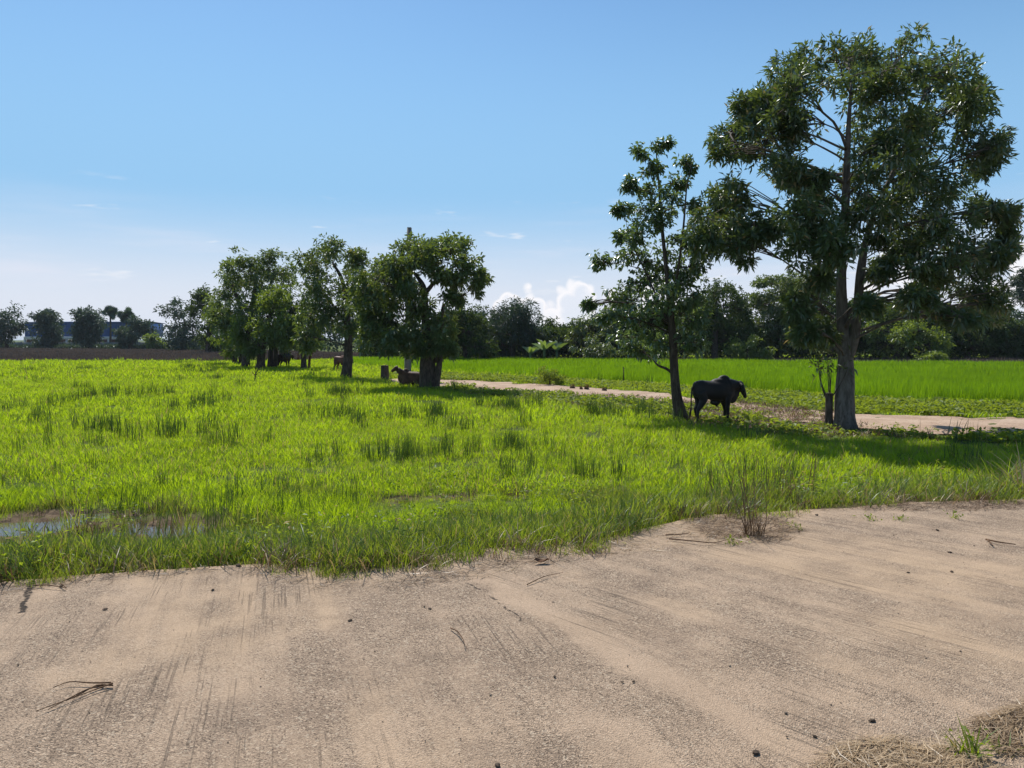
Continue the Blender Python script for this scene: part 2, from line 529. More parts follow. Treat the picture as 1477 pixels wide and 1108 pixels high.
    ck2 = t.math('MULTIPLY', crack([(655, 832), (705, 856), (760, 900)], 0.009), t.ramp(t.noise(p, 14.0, 3.0), 0.47, 0.58))
    ck = t.math('MAXIMUM', ck, t.math('MULTIPLY', ck2, 0.8))
    col = t.mix(ck, col, (0.05, 0.036, 0.026))
    hgt = t.math('ADD', t.math('MULTIPLY', groove, -0.5), t.math('ADD', t.math('MULTIPLY', t.math('MULTIPLY', vor.outputs['Distance'], worn), 0.5),
                 t.math('ADD', t.math('MULTIPLY', grain, 0.55), t.math('MULTIPLY', ck, -1.5))))
    bp = t.n('ShaderNodeBump', None, Strength=1.0, Distance=0.016, Height=hgt)
    s = t.n('ShaderNodeBsdfPrincipled', None, Base_Color=col, Roughness=0.88, Normal=bp.outputs[0])
    s.inputs['Specular IOR Level'].default_value = 0.25
    t.n('ShaderNodeOutputMaterial', None, Surface=s.outputs[0])
    return m


def mat_water():
    m, t = new_mat('muddy puddle water')
    p = t.n('ShaderNodeTexCoord').outputs['Object']
    bp = t.n('ShaderNodeBump', None, Strength=0.06, Distance=0.02, Height=t.noise(p, 9.0, 3.0))
    s = t.n('ShaderNodeBsdfPrincipled', None, Base_Color=(0.10, 0.075, 0.05, 1), Roughness=0.04, Normal=bp.outputs[0])
    s.inputs['IOR'].default_value = 1.33
    t.n('ShaderNodeOutputMaterial', None, Surface=s.outputs[0])
    return m


M['ground'], M['track'], M['road'], M['water'] = mat_ground(), mat_track(), mat_road(), mat_water()

# ------------------------------------------------------------------ ground: road edge, terrain height, field outlines
EDGE_PX = [(-420, 868), (0, 839), (360, 813), (640, 799), (870, 776), (985, 750), (1010, 744), (1200, 734), (1320, 724), (1477, 721), (1900, 712)]
ENC_PX = [(-420, 872), (0, 840), (150, 831), (360, 814), (440, 826), (500, 834), (570, 835), (620, 824), (700, 806), (770, 803), (860, 789), (960, 754), (1010, 744), (1100, 743), (1200, 735), (1320, 725), (1477, 722), (1900, 713)]
EDGE = np.array([gp(px, py, ROAD_Z)[:2] for px, py in EDGE_PX])
sl = (EDGE[-1] - EDGE[-3]); sl /= sl[0]
EDGE = np.vstack([[EDGE[0][0] - 12, EDGE[0][1] - 1.2], EDGE, EDGE[-1] + sl * 25])
yedge = lambda x: np.interp(x, EDGE[:, 0], EDGE[:, 1])
ENC = np.array([gp(px, py, ROAD_Z)[:2] for px, py in ENC_PX])
ENC = np.vstack([EDGE[0], ENC, EDGE[-1]])
yenc = lambda x: np.interp(x, ENC[:, 0], ENC[:, 1])      # how far the verge has crept over the slab
_kx = np.linspace(-1.2, 1.2, 9)
yedge_s = lambda x: np.mean([yedge(np.asarray(x) + k) for k in _kx], axis=0)

PUD = [(gp(40, 757), 1.0, 0.62), (gp(235, 762), 0.8, 0.6), (gp(110, 742), 0.9, 0.32), (gp(5, 785), 0.7, 0.3),
       (gp(660, 716), 0.4, 0.3), (gp(745, 713), 0.3, 0.25), (gp(585, 718), 0.35, 0.3)]


def pud(x, y):
    f = np.zeros(np.shape(x))
    for c, a, b in PUD:
        q = ((x - c[0]) / a) ** 2 + ((y - c[1]) / b) ** 2
        f = np.maximum(f, np.exp(-q * 0.9))
    return f


def height(x, y):
    x = np.asarray(x, float); y = np.asarray(y, float)
    d = y - yedge_s(x)
    bank = 0.47 * (1 - sstep(0.05, 2.8, d + 0.5 * (fbm(x * 0.7, y * 0.7, 3) - 0.5)))
    near = sstep(60, 25, np.hypot(x, y))
    rough = (fbm(x * 0.5, y * 0.5, 5) - 0.5) * 0.10 * near + (fbm(x * 2.3, y * 2.3, 9) - 0.5) * 0.05 * near
    z = bank + rough * sstep(-0.3, 0.6, d)
    z = np.where(d < -0.35, 0.30, z)
    wet = pud(x, y)
    z = z * (1 - 0.75 * sstep(0.15, 0.6, wet)) - 0.08 * sstep(0.38, 0.9, wet + 1.2 * (fbm(x * 2.6, y * 2.6, 31, 4) - 0.5))
    return z


TRACK = gpoly([(560, 545), (640, 548), (700, 551), (860, 559), (985, 570), (1080, 584), (1230, 597), (1477, 603), (1950, 613),
               (1950, 660), (1477, 629), (1330, 626), (1235, 621), (1120, 606), (1000, 582), (880, 574), (760, 566), (640, 557), (560, 552)])
CHURN = gpoly([(980, 580), (1060, 578), (1200, 594), (1212, 628), (1100, 620), (990, 618)])
RICE_FRONT = [(505, 527), (640, 537), (900, 552), (1280, 577), (1477, 583), (2000, 598)]
RICE_BACK = [(2000, 527), (1477, 528.5), (1230, 526), (1000, 524), (700, 521.5), (505, 519.5)]
RICE = gpoly(RICE_FRONT + RICE_BACK)
BROWN_L = gpoly([(-700, 525), (0, 522), (360, 522), (505, 519.5), (700, 521.5), (1000, 524), (1230, 526), (1477, 528.5), (2000, 527.2),
                 (2000, 520), (1477, 520), (1000, 519), (700, 518), (500, 511), (360, 507.5), (0, 504), (-700, 503)])


def track_mask(x, y):
    j = 0.35 + 0.5 * sstep(15, 45, y)
    jx = (fbm(x * 0.9, y * 0.9, 41) - 0.5) * 2 * j
    jy = (fbm(x * 0.9 + 50, y * 0.9, 43) - 0.5) * 2 * j * 2.0
    return inside(TRACK, x + jx, y + jy)


def build_ground():
    xs = np.unique(np.concatenate([np.linspace(-14, 16, 200), np.linspace(-60, 60, 121), np.sign(np.linspace(-1, 1, 61)) * np.abs(np.linspace(-1, 1, 61)) ** 3 * 3500]).round(3))
    ys = np.unique(np.concatenate([np.linspace(3.5, 16, 130), np.linspace(16, 90, 120), 90 + np.linspace(0, 1, 40) ** 3 * 4500, np.array([-40, -10, 0])]).round(3))
    X, Y = np.meshgrid(xs, ys)
    x, y = X.ravel(), Y.ravel()
    z = height(x, y)
    V = np.stack([x, y, z], 1)
    nx, ny = len(xs), len(ys)
    i = np.arange((nx - 1) * (ny - 1)); r, c = i // (nx - 1), i % (nx - 1)
    Q = np.stack([r * nx + c, r * nx + c + 1, (r + 1) * nx + c + 1, (r + 1) * nx + c], 1)
    soil = np.clip(0.15 + 1.0 * inside(CHURN, x, y) * 0.8 + 0.9 * inside(BROWN_L, x, y) + 0.3 * (y < yedge_s(x) + 0.5)
                   + sstep(0.2, 0.6, pud(x, y)) * 0.8, 0, 1)
    g = mk('ground', V, Q, M['ground'], smooth=True, attrs={'soil': soil})
    tag(g, kind='structure')
    # concrete road slab
    xr = np.linspace(-13, 18, 311)
    ye = yedge(xr) + (fbm(xr * 3, xr * 0 + 2, 61, 5) - 0.5) * 0.12
    ts = np.concatenate([[0.0], np.linspace(0.0, 1, 26) ** 1.6])
    rows = []
    for k, s in enumerate(ts):
        yy = ye * (1 - s) + (-9.0) * s
        zz = ROAD_Z + (fbm(xr * 0.6, yy * 0.6, 71) - 0.5) * 0.012 * (s > 0)
        if k == 0: zz = np.full_like(xr, ROAD_Z - 0.14)
        rows.append(np.stack([xr, yy, zz], 1))
    V = np.concatenate(rows)
    n = len(xr)
    i = np.arange((n - 1) * (len(ts) - 1)); r, c = i // (n - 1), i % (n - 1)
    Q = np.stack([r * n + c, (r + 1) * n + c, (r + 1) * n + c + 1, r * n + c + 1], 1)
    tag(mk('concrete_road', V, Q, M['road']), kind='structure')
    # dirt track sheet with a ragged outline
    xs = np.arange(-9, 30, 0.22); ys = np.arange(13, 50, 0.22)
    X, Y = np.meshgrid(xs, ys); x, y = X.ravel(), Y.ravel()
    keep = track_mask(x, y)
    z = height(x, y) + 0.015 + (fbm(x * 1.5, y * 1.5, 47) - 0.5) * 0.03
    nx = len(xs)
    K = keep.reshape(X.shape)
    rr, cc = np.nonzero(K[:-1, :-1] & K[1:, :-1] & K[:-1, 1:] & K[1:, 1:])
    Q = np.stack([rr * nx + cc, rr * nx + cc + 1, (rr + 1) * nx + cc + 1, (rr + 1) * nx + cc], 1)
    used = np.unique(Q); mp = np.zeros(len(x), int); mp[used] = np.arange(len(used))
    tag(mk('dirt_track', np.stack([x, y, z], 1)[used], mp[Q], M['track'], smooth=True), kind='structure')
    # standing water
    for nm, c, a, b in (('puddle', gp(120, 760), 3.4, 1.25), ('puddle', gp(665, 716), 1.6, 0.5)):
        an = np.linspace(0, 2 * math.pi, 32, endpoint=False)
        V = np.stack([c[0] + a * np.cos(an), c[1] + b * np.sin(an), np.full(32, -0.035)], 1)
        V = np.vstack([V, [c[0], c[1], -0.035]])
        T = [(32, k, (k + 1) % 32) for k in range(32)]
        tag(mk(nm, V, np.array(T), M['water']), kind='structure')


build_ground()


# ------------------------------------------------------------------ trees
def leaf_mesh(P, D, L, Wd, droop, rs):
    """P base points, D directions (unit), L lengths, Wd widths -> 4 verts, 2 tris per leaf folded on the midrib"""
    n = len(P)
    up = unit(rs.normal(size=(n, 3)) * 0.5 + np.array([0, 0, 1.0]))
    side = unit(np.cross(D, up))
    nrm = np.cross(side, D)
    mid = P + D * (L * 0.45)[:, None]
    fold = (Wd * 0.22)[:, None] * nrm
    tip = P + D * L[:, None] + np.array([0, 0, -1.0]) * (L * droop)[:, None]
    a = mid + side * (Wd * 0.5)[:, None] + fold
    b = mid - side * (Wd * 0.5)[:, None] + fold
    V = np.stack([P, a, tip, b], 1).reshape(-1, 3)
    i = np.arange(n) * 4
    T = np.concatenate([np.stack([i, i + 1, i + 2], 1), np.stack([i, i + 2, i + 3], 1)])
    return V, T


def bez(a, c, b, n):
    t = np.linspace(0, 1, n)[:, None]
    return (1 - t) ** 2 * a + 2 * t * (1 - t) * c + t ** 2 * b


def make_tree(name, label, Y, stems, lobes, leaf=('leaf_mid', 0.15, 0.045), sub=10, ros=8, per=6, droop=0.25,
              dbl=True, bark='bark_dark', limbs=True, group=None, cat='tree', seed=1, subr=0.34, sink=0.12, depth=0.8,
              twig_r=0.012, down=0.35, limb_parts=True, base_z=None, minlimb=0.016):
    """stems: list of [(px, py, width_px), ...] from the ground up; lobes: (px, py, rx_px, ry_px)"""
    rs = np.random.default_rng(seed)
    k = mpp(Y)
    S = []
    for q, st in enumerate(stems):
        hp = np.array([p[1] for p in st], float)
        ht = stems[0][0][1]
        amp = 0.5 if q else 0.25
        sway = amp * np.sin((ht - hp) * k * 0.45 + rs.uniform(0, 6.28)) * np.clip((hp[0] - hp) * k / 2.5, 0, 1) + (rs.uniform(-1, 1) * 0.35 * (hp[0] - hp) * k if q else 0)
        y0 = Y
        if q:
            y0 = float(np.interp(-hp[0], -np.array(S0[0]), S0[1]))
        sway = np.atleast_1d(sway) + y0
        if q == 0: S0 = (hp, sway)
        P = np.array([at(p[0], p[1], yy) for p, yy in zip(st, sway)]); r = np.array([p[2] * k / 2 for p in st])
        t = np.linspace(0, 1, len(P)); tt = np.linspace(0, 1, max(12, len(P) * 4))
        P = np.stack([np.interp(tt, t, P[:, j]) for j in range(3)], 1); r = np.interp(tt, t, r)
        for _ in range(2):
            P[1:-1] = (P[:-2] + 2 * P[1:-1] + P[2:]) / 4
        S.append((P, r))
    base = S[0][0][0].copy()
    bz = float(height(base[0], base[1])) if base_z is None else base_z
    root = empty(name, (base[0], base[1], bz), label, cat, group)
    ac = Acc()
    for q, (P, r) in enumerate(S):
        P = P.copy()
        if q == 0 or P[0, 2] < bz + 0.3:
            P[0, 2] = bz - sink
            r = r.copy(); r[0] *= 1.12; r[1] *= 1.05
        ac.tube(P, r, 12, 0.06)
    V, F = ac.get()
    part('trunk', V, F, M[bark], root, smooth=True)
    xs = np.array([l[0] for l in lobes], float); ws = np.array([l[2] for l in lobes], float)
    x0, x1 = (xs - ws).min(), (xs + ws).max()
    cxp, Rw = (x0 + x1) / 2, (x1 - x0) / 2
    LB = []
    if name == 'shade_tree': lobes = [(l[0], l[1] + (9 if l[1] < 190 else 3), l[2] * 0.94, l[3] * 0.93) for l in lobes]
    if 25 < Y < 70: lobes = [(l[0], l[1], l[2] * 1.1, l[3] * 1.08, *l[4:]) for l in lobes]
    for i, l in enumerate(lobes):
        px, py, rx, ry = l[:4]
        ym = Rw * k * depth * math.sqrt(max(0.05, 1 - min(1, ((px - cxp) / Rw)) ** 2))
        if len(l) > 4: dys = [l[4]]
        elif dbl: dys = [-rs.uniform(0.15, 0.75) * ym, rs.uniform(0.15, 0.75) * ym]
        else: dys = [rs.uniform(-0.6, 0.6) * ym]
        first = None
        for dy in dys:
            c = at(px + rs.uniform(-.2, .2) * rx, py + rs.uniform(-.2, .2) * ry, Y + dy)
            kk = mpp(Y + dy)
            LB.append((c, np.array([rx * kk, max(0.5 * (rx + ry) * kk, 0.35 * rx * kk), ry * kk]), first))
            first = c
    cen = np.mean([q[0] for q in LB], axis=0)
    allP, allS = [], []
    for c, r, mate in LB:
        # limb from the closest sensible point on a stem
        best = None
        for P, rr in S:
            hd = np.hypot(P[:, 0] - c[0], P[:, 1] - c[1])
            cost = hd * 0.8 + np.abs((c[2] - 0.25 * hd) - P[:, 2]) + 3 * (np.arange(len(P)) < len(P) * 0.25)
            j = int(np.argmin(cost))
            if best is None or cost[j] < best[0]: best = (cost[j], P[j], rr[j])
        a, ra = best[1], best[2]
        if mate is not None and np.linalg.norm(mate - c) < 1.3 * np.linalg.norm(a - c): a, ra = mate, 0.05
        dist = np.linalg.norm(c - a)
        ctrl = (a + c) / 2 + np.array([rs.normal(0, .13), rs.normal(0, .13), rs.uniform(.02, .28)]) * dist
        n = 7
        Pl = bez(a, ctrl, c, n) + rs.normal(0, 0.03, (n, 3)) * dist * np.linspace(0, 1, n)[:, None] * np.array([1, 1, .6])
        r0 = min(ra * 0.6, max(minlimb, 0.009 * dist + 0.010))
        ac = Acc(); tw = Acc() if limb_parts else ac
        if limbs: ac.tube(Pl, np.linspace(r0, 0.35 * r0, n), 6, 0.04, cap=True)
        ns = max(3, int(sub * rs.uniform(0.65, 1.3)))
        offs = unit(rs.normal(size=(4, 3))) * rs.uniform(0.35, 0.85, (4, 1))
        for _ in range(ns):
            u = unit(rs.normal(size=3)); rad = rs.uniform(0.12, 0.60) if rs.uniform() > 0.17 else rs.uniform(0.6, 1.05)
            ov = offs[rs.integers(0, 4)] + u * rad
            sc = c + ov * min(1.0, 1.2 / (np.linalg.norm(ov) + 1e-6)) * r
            if limbs:
                s0 = Pl[rs.integers(3, n)]
                mid = (s0 + sc) / 2 + np.array([0, 0, 0.1]) * np.linalg.norm(sc - s0)
                tw.tube(bez(s0, mid, sc, 4), np.linspace(max(twig_r, 0.3 * r0), twig_r * 0.6, 4), 4, 0, cap=False)
            m = max(2, int(ros * rs.uniform(0.6, 1.4)))
            sr = subr * r * rs.uniform(0.7, 1.3)
            v = unit(rs.normal(size=(m, 3))) * (rs.uniform(0.25, 1, (m, 1)) ** 0.5)
            v[:, 2] = np.where(v[:, 2] < 0, v[:, 2] * 0.7, v[:, 2])
            allP.append(sc + v * sr); allS.append(np.repeat(sc[None], m, 0))
        if limbs and limb_parts:
            V, F = ac.get(); lo = part('limb', V, F, M[bark], root, smooth=True)
            V, F = tw.get(); mk('twigs', V - np.array(root.location), F, M[bark], lo, smooth=True)['kind'] = 'stuff'
        elif limbs:
            V, F = ac.get(); LIMB_BUF.append((V, F))
    if limbs and not limb_parts:
        acc = Acc()
        for V, F in LIMB_BUF:
            acc.add(V, F[0], F[1] if len(F) > 1 else None)
        LIMB_BUF.clear()
        V, F = acc.get(); part('limbs', V, F, M[bark], root, smooth=True)
    P = np.concatenate(allP); SP = np.concatenate(allS)
    o = unit(unit(P - SP) + 0.6 * unit(P - cen))
    tint0 = rs.uniform(0, 1, len(P))
    P2 = np.repeat(P, per, 0); o2 = np.repeat(o, per, 0)
    N = len(P2)
    D = unit(o2 * 0.55 + unit(rs.normal(size=(N, 3))) * 0.85 + np.array([0, 0, -down]))
    L = leaf[1] * rs.uniform(0.65, 1.25, N); Wd = leaf[2] * rs.uniform(0.75, 1.25, N)
    P2 = P2 + D * 0.12 * leaf[1] + rs.normal(0, leaf[1] * 0.25, (N, 3))
    V, T = leaf_mesh(P2, D, L, Wd, droop * rs.uniform(0.3, 1.3, N), rs)
    tint = np.repeat(np.clip(np.repeat(tint0, per) * 0.5 + rs.uniform(0, 0.6, N), 0, 1), 4)
    cr = part('crown', V, T, M[leaf[0]], root, attrs={'tint': tint})
    cr['kind'] = 'stuff'
    return root


LIMB_BUF = []
Yg = lambda py: float(gp(W_PX / 2, py)[1])

# --- the big tree beside the track
make_tree('shade_tree', 'tallest tree with broad dense crown and stout forked grey trunk beside the dirt track', Yg(619),
          [[(1218, 620, 37), (1218, 600, 30), (1219, 575, 26), (1219.5, 530, 23), (1219, 503, 21), (1215, 478, 16), (1213, 400, 14), (1218, 330, 12),
            (1221, 260, 10), (1223, 190, 7), (1228, 120, 4)],
           [(1223, 518, 15), (1233, 487, 14), (1237, 445, 13), (1241, 395, 12), (1247, 350, 9), (1264, 300, 7), (1290, 245, 6), (1320, 180, 4)],
           [(1217, 520, 6), (1200, 495, 5), (1188, 465, 4), (1180, 420, 3)]],
          [(1150, 108, 48, 46), (1215, 84, 48, 34), (1285, 80, 58, 34), (1345, 105, 48, 42), (1392, 158, 42, 44), (1098, 152, 42, 44),
           (1062, 200, 30, 34), (1108, 200, 50, 40), (1150, 160, 40, 36), (1255, 130, 55, 46), (1320, 170, 60, 50), (1410, 225, 32, 50),
           (1300, 225, 60, 46), (1365, 255, 55, 50), (1135, 245, 32, 26), (1250, 215, 34, 34), (1245, 290, 42, 40), (1170, 262, 26, 20),
           (1175, 300, 40, 30), (1302, 300, 50, 44), (1360, 320, 46, 40), (1425, 305, 28, 18), (1055, 300, 46, 36), (1022, 338, 32, 34),
           (1090, 330, 42, 28), (1060, 355, 34, 22), (1170, 345, 36, 28), (1205, 355, 30, 26), (1400, 375, 52, 48), (1345, 398, 42, 42),
           (1440, 370, 24, 32), (1415, 430, 38, 32), (1375, 455, 40, 24), (1178, 400, 26, 34), (1160, 435, 20, 26), (1192, 470, 16, 24),
           (1158, 480, 18, 14), (1272, 385, 20, 16), (1255, 440, 14, 16), (1300, 355, 40, 24), (1450, 345, 12, 22), (1325, 425, 26, 22)],
          leaf=('leaf_big', 0.19, 0.054), sub=18, ros=8, per=7, droop=0.12, bark='bark', seed=11, depth=0.85, subr=0.28, down=0.2, twig_r=0.014)

# --- the slender tree by the standing cow
make_tree('slender_tree', 'slender young tree with thin airy crown, standing beside the black cow', Yg(606),
          [[(983, 606, 20), (977, 580, 15), (973, 545, 13), (970, 480, 11), (965, 430, 8), (960, 380, 6), (954, 320, 4.5), (950, 260, 3), (946, 212, 1.5)],
           [(968, 450, 5), (978, 390, 3.5), (986, 330, 2.8), (990, 270, 2), (998, 235, 1.2)],
           [(966, 470, 4), (948, 430, 3), (930, 390, 2.2), (910, 350, 1.4)],
           [(972, 540, 5), (962, 532, 4), (950, 528, 3), (944, 522, 2)]],
          [(925, 228, 18, 15), (955, 215, 16, 12), (990, 240, 16, 16), (905, 270, 14, 12), (935, 265, 18, 16), (930, 300, 26, 20), (893, 305, 12, 9),
           (868, 378, 14, 12), (903, 365, 24, 18), (948, 335, 28, 24), (995, 300, 13, 18), (888, 430, 22, 15), (930, 460, 34, 28), (902, 488, 26, 18),
           (975, 410, 26, 30), (940, 400, 26, 24), (1000, 470, 22, 24), (1002, 385, 20, 18), (955, 500, 32, 18), (850, 440, 9, 6), (985, 350, 20, 18),
           (920, 505, 22, 12), (960, 280, 16, 14), (940, 440, 34, 26), (985, 450, 26, 26), (915, 465, 28, 22), (965, 470, 26, 24), (990, 500, 20, 14), (880, 455, 20, 12), (1010, 430, 20, 20), (930, 375, 26, 22), (955, 305, 22, 18), (918, 335, 22, 18), (966, 368, 24, 20), (893, 338, 16, 12), (988, 395, 22, 20), (940, 245, 18, 12), (975, 262, 14, 12), (1012, 350, 16, 18), (962, 430, 26, 20), (905, 410, 20, 14)],
          leaf=('leaf_thin', 0.14, 0.07), sub=14, ros=6, per=4, droop=0.2, bark='bark_dark', seed=23, dbl=False, depth=0.8, subr=0.4, twig_r=0.009, down=0.3)

# --- cluster of trees along the grove
make_tree('forked_tree', 'stout dark tree with open forked top shading the resting brown cow', Yg(561),
          [[(617, 561, 27), (617, 530, 23), (618, 500, 18), (614, 460, 12), (612, 430, 10), (611, 412, 8), (600, 396, 5), (580, 380, 3)],
           [(622, 520, 18), (632, 500, 11), (634, 470, 8), (640, 440, 5)],
           [(612, 425, 7), (628, 405, 5), (645, 390, 3.5), (665, 380, 2)],
           [(627, 560, 14), (632, 535, 9), (635, 515, 7), (632, 490, 5)]],
          [(600, 362, 34, 16), (648, 364, 36, 18), (672, 392, 24, 20), (690, 412, 8, 16), (622, 380, 34, 18), (572, 376, 26, 22), (545, 400, 22, 22),
           (566, 420, 30, 26), (532, 432, 26, 28), (588, 448, 28, 34), (602, 488, 30, 24), (642, 470, 18, 26), (556, 466, 28, 32), (655, 430, 10, 12),
           (640, 502, 20, 14), (575, 490, 22, 22), (532, 470, 16, 20), (645, 402, 18, 10), (588, 412, 16, 14)],
          leaf=('leaf_mid', 0.25, 0.088), sub=14, ros=8, per=6, seed=31, depth=0.85, down=0.12, subr=0.3)
make_tree('arched_tree', 'tree with single straight trunk and arched open crown beyond the stump', Yg(546),
          [[(499, 546, 17), (502, 520, 13), (503, 480, 10), (500, 430, 7), (492, 398, 5), (480, 380, 3)],
           [(500, 440, 5), (512, 410, 3.5), (525, 385, 2)], [(501, 470, 5), (480, 440, 3.5), (460, 410, 3)]],
          [(488, 366, 36, 15), (452, 385, 20, 20), (522, 374, 22, 18), (462, 415, 28, 34), (502, 425, 28, 28), (448, 452, 24, 30), (480, 465, 30, 28),
           (515, 465, 20, 26), (442, 486, 16, 16), (535, 420, 14, 22)],
          leaf=('leaf_mid', 0.25, 0.088), sub=14, ros=8, per=6, seed=37, depth=0.85, down=0.12, subr=0.3)
make_tree('round_tree', 'tall round-topped pale green tree at the far end of the grove', Yg(531),
          [[(354, 531, 12), (356, 500, 10), (362, 460, 9), (368, 420, 7), (370, 390, 4)], [(360, 480, 7), (345, 440, 5), (335, 410, 3)],
           [(364, 450, 6), (385, 420, 4), (398, 395, 3)]],
          [(365, 373, 42, 14), (338, 388, 24, 20), (400, 392, 24, 20), (370, 402, 46, 24), (325, 425, 22, 24), (350, 440, 40, 30), (312, 452, 16, 18),
           (385, 430, 30, 24), (332, 470, 24, 20)],
          leaf=('leaf_mid', 0.30, 0.105), sub=14, ros=8, per=6, seed=41, depth=0.85, down=0.12, subr=0.3)
make_tree('drooping_tree', 'light green drooping tree in front of the round-topped tree', Yg(534),
          [[(376, 534, 13), (377, 510, 11), (382, 480, 8), (392, 450, 5), (400, 430, 3)], [(378, 505, 6), (362, 485, 4), (355, 475, 2)]],
          [(402, 422, 30, 11), (385, 440, 26, 20), (420, 445, 22, 26), (378, 470, 22, 24), (408, 478, 24, 20), (352, 482, 18, 18), (372, 500, 16, 10),
           (425, 478, 14, 18)],
          leaf=('leaf_light', 0.32, 0.10), sub=13, ros=7, per=6, seed=43, depth=0.85, down=0.2, subr=0.3)
make_tree('twin_trunk_tree', 'tree with two close dark trunks next to the drooping tree', Yg(531.5),
          [[(390, 532, 9), (390, 505, 7), (400, 470, 5), (410, 440, 3)], [(397, 531, 7), (398, 505, 6), (392, 480, 4), (385, 455, 3)]],
          [(400, 455, 24, 22), (418, 470, 20, 24), (388, 484, 20, 16), (412, 496, 18, 10)],
          leaf=('leaf_mid', 0.32, 0.10), sub=8, ros=7, per=6, seed=47, depth=0.85, down=0.4)
make_tree('leaning_tree', 'small dark tree with slim trunk between the grove trees', Yg(533),
          [[(438, 533, 9), (438, 505, 7), (436, 470, 5), (434, 440, 3)]],
          [(432, 440, 16, 26), (430, 475, 18, 24), (450, 480, 16, 22), (438, 495, 20, 12), (422, 460, 12, 22)],
          leaf=('leaf_mid', 0.30, 0.095), sub=9, ros=7, per=6, seed=53, depth=0.85, down=0.4)
make_tree('bent_sapling', 'thin reddish bent stem with a few leaves among the grove trunks', Yg(532),
          [[(446, 532, 4), (446, 520, 3.5), (449, 510, 3), (455, 500, 2.5), (460, 490, 2)]],
          [(460, 492, 12, 8), (452, 486, 12, 8)], leaf=('leaf_mid', 0.28, 0.09), sub=5, ros=5, per=5, seed=59, dbl=False, bark='bark_red')
make_tree('low_tree', 'low bushy tree at the open end of the grove with several stems', Yg(527),
          [[(340, 527, 8), (336, 505, 6), (325, 480, 4)], [(346, 527, 5), (348, 505, 4), (345, 490, 3)]],
          [(315, 460, 20, 22), (325, 485, 20, 16), (345, 498, 16, 12), (305, 440, 14, 16), (335, 505, 14, 8)],
          leaf=('leaf_light', 0.32, 0.10), sub=9, ros=7, per=6, seed=61, depth=0.9, down=0.5)


def far_tree(name, label, Y, base_px, lobes, trunk_w=7, mat='leaf_far', seed=1, leaf=0.42, sub=14, ros=9, per=4, group=None, wr=0.42, subr=0.36, bpy_=None, down=0.25):
    by = HORIZON + F_PX * CAM_Z / Y if bpy_ is None else bpy_
    ty = min(l[1] for l in lobes) + 12
    mid = np.mean([l[0] for l in lobes])
    g = 0.92 if Y > 165 else 1.12
    lobes = [(l[0], l[1] + 1, l[2] * g, l[3] * g) for l in lobes]
    return make_tree(name, label, Y, [[(base_px, by, trunk_w), (base_px * .7 + mid * .3, (by * 2 + ty) / 3, trunk_w * .75), (mid, (by + ty * 2) / 3, trunk_w * .5), (mid, ty, trunk_w * .25)]],
                     lobes, leaf=(mat, leaf, leaf * wr), sub=sub, ros=ros, per=per, seed=seed, limbs=True, limb_parts=False, dbl=True, depth=0.8, group=group, minlimb=0.02,
                     subr=subr, down=down, twig_r=0.03)


GL = 'trees along the far left field edge'
far_tree('field_edge_tree', 'rounded blue-green far tree at the open end of the field-edge row', 178, 10,
         [(8, 462, 22, 22), (22, 475, 16, 18), (-10, 470, 20, 22), (6, 484, 24, 12)], 6, 'leaf_blue', 101, 0.75, group=GL)
far_tree('field_edge_tree', 'far tree hiding the nearer end of the blue warehouse wall', 178, 72,
         [(60, 458, 14, 10), (76, 458, 16, 14), (70, 474, 26, 18), (84, 478, 14, 14), (66, 488, 22, 10)], 7, 'leaf_blue', 102, 0.75, group=GL)
far_tree('field_edge_tree', 'far tree in front of the middle of the blue warehouse', 178, 130,
         [(122, 456, 16, 12), (135, 466, 16, 16), (116, 474, 14, 16), (130, 486, 18, 12), (140, 480, 10, 14)], 7, 'leaf_blue', 103, 0.75, group=GL)
far_tree('field_edge_tree', 'lopsided far tree below the two palms', 178, 188,
         [(206, 466, 14, 14), (182, 478, 14, 14), (198, 480, 18, 14), (186, 490, 12, 10)], 6, 'leaf_blue', 104, 0.75, group=GL)
far_tree('field_edge_shrub', 'small pale shrub between the warehouse and the dark grove', 170, 222, [(222, 490, 9, 10), (230, 496, 8, 6)], 4, 'leaf_light', 105, 0.6)
far_tree('dark_round_tree', 'dark broad tree at the edge of the far grove', 140, 264,
         [(262, 448, 20, 14), (250, 470, 20, 18), (275, 470, 22, 24), (258, 490, 24, 16), (285, 490, 20, 16)], 8, 'leaf_blue', 106, 0.62, sub=10)
far_tree('tangled_tree', 'tangled dark tree close behind the round-topped grove tree', 120, 300,
         [(290, 440, 14, 18), (305, 455, 20, 24), (300, 485, 24, 20), (322, 495, 20, 14), (292, 425, 8, 8)], 8, 'leaf_far', 107, 0.55, sub=10)

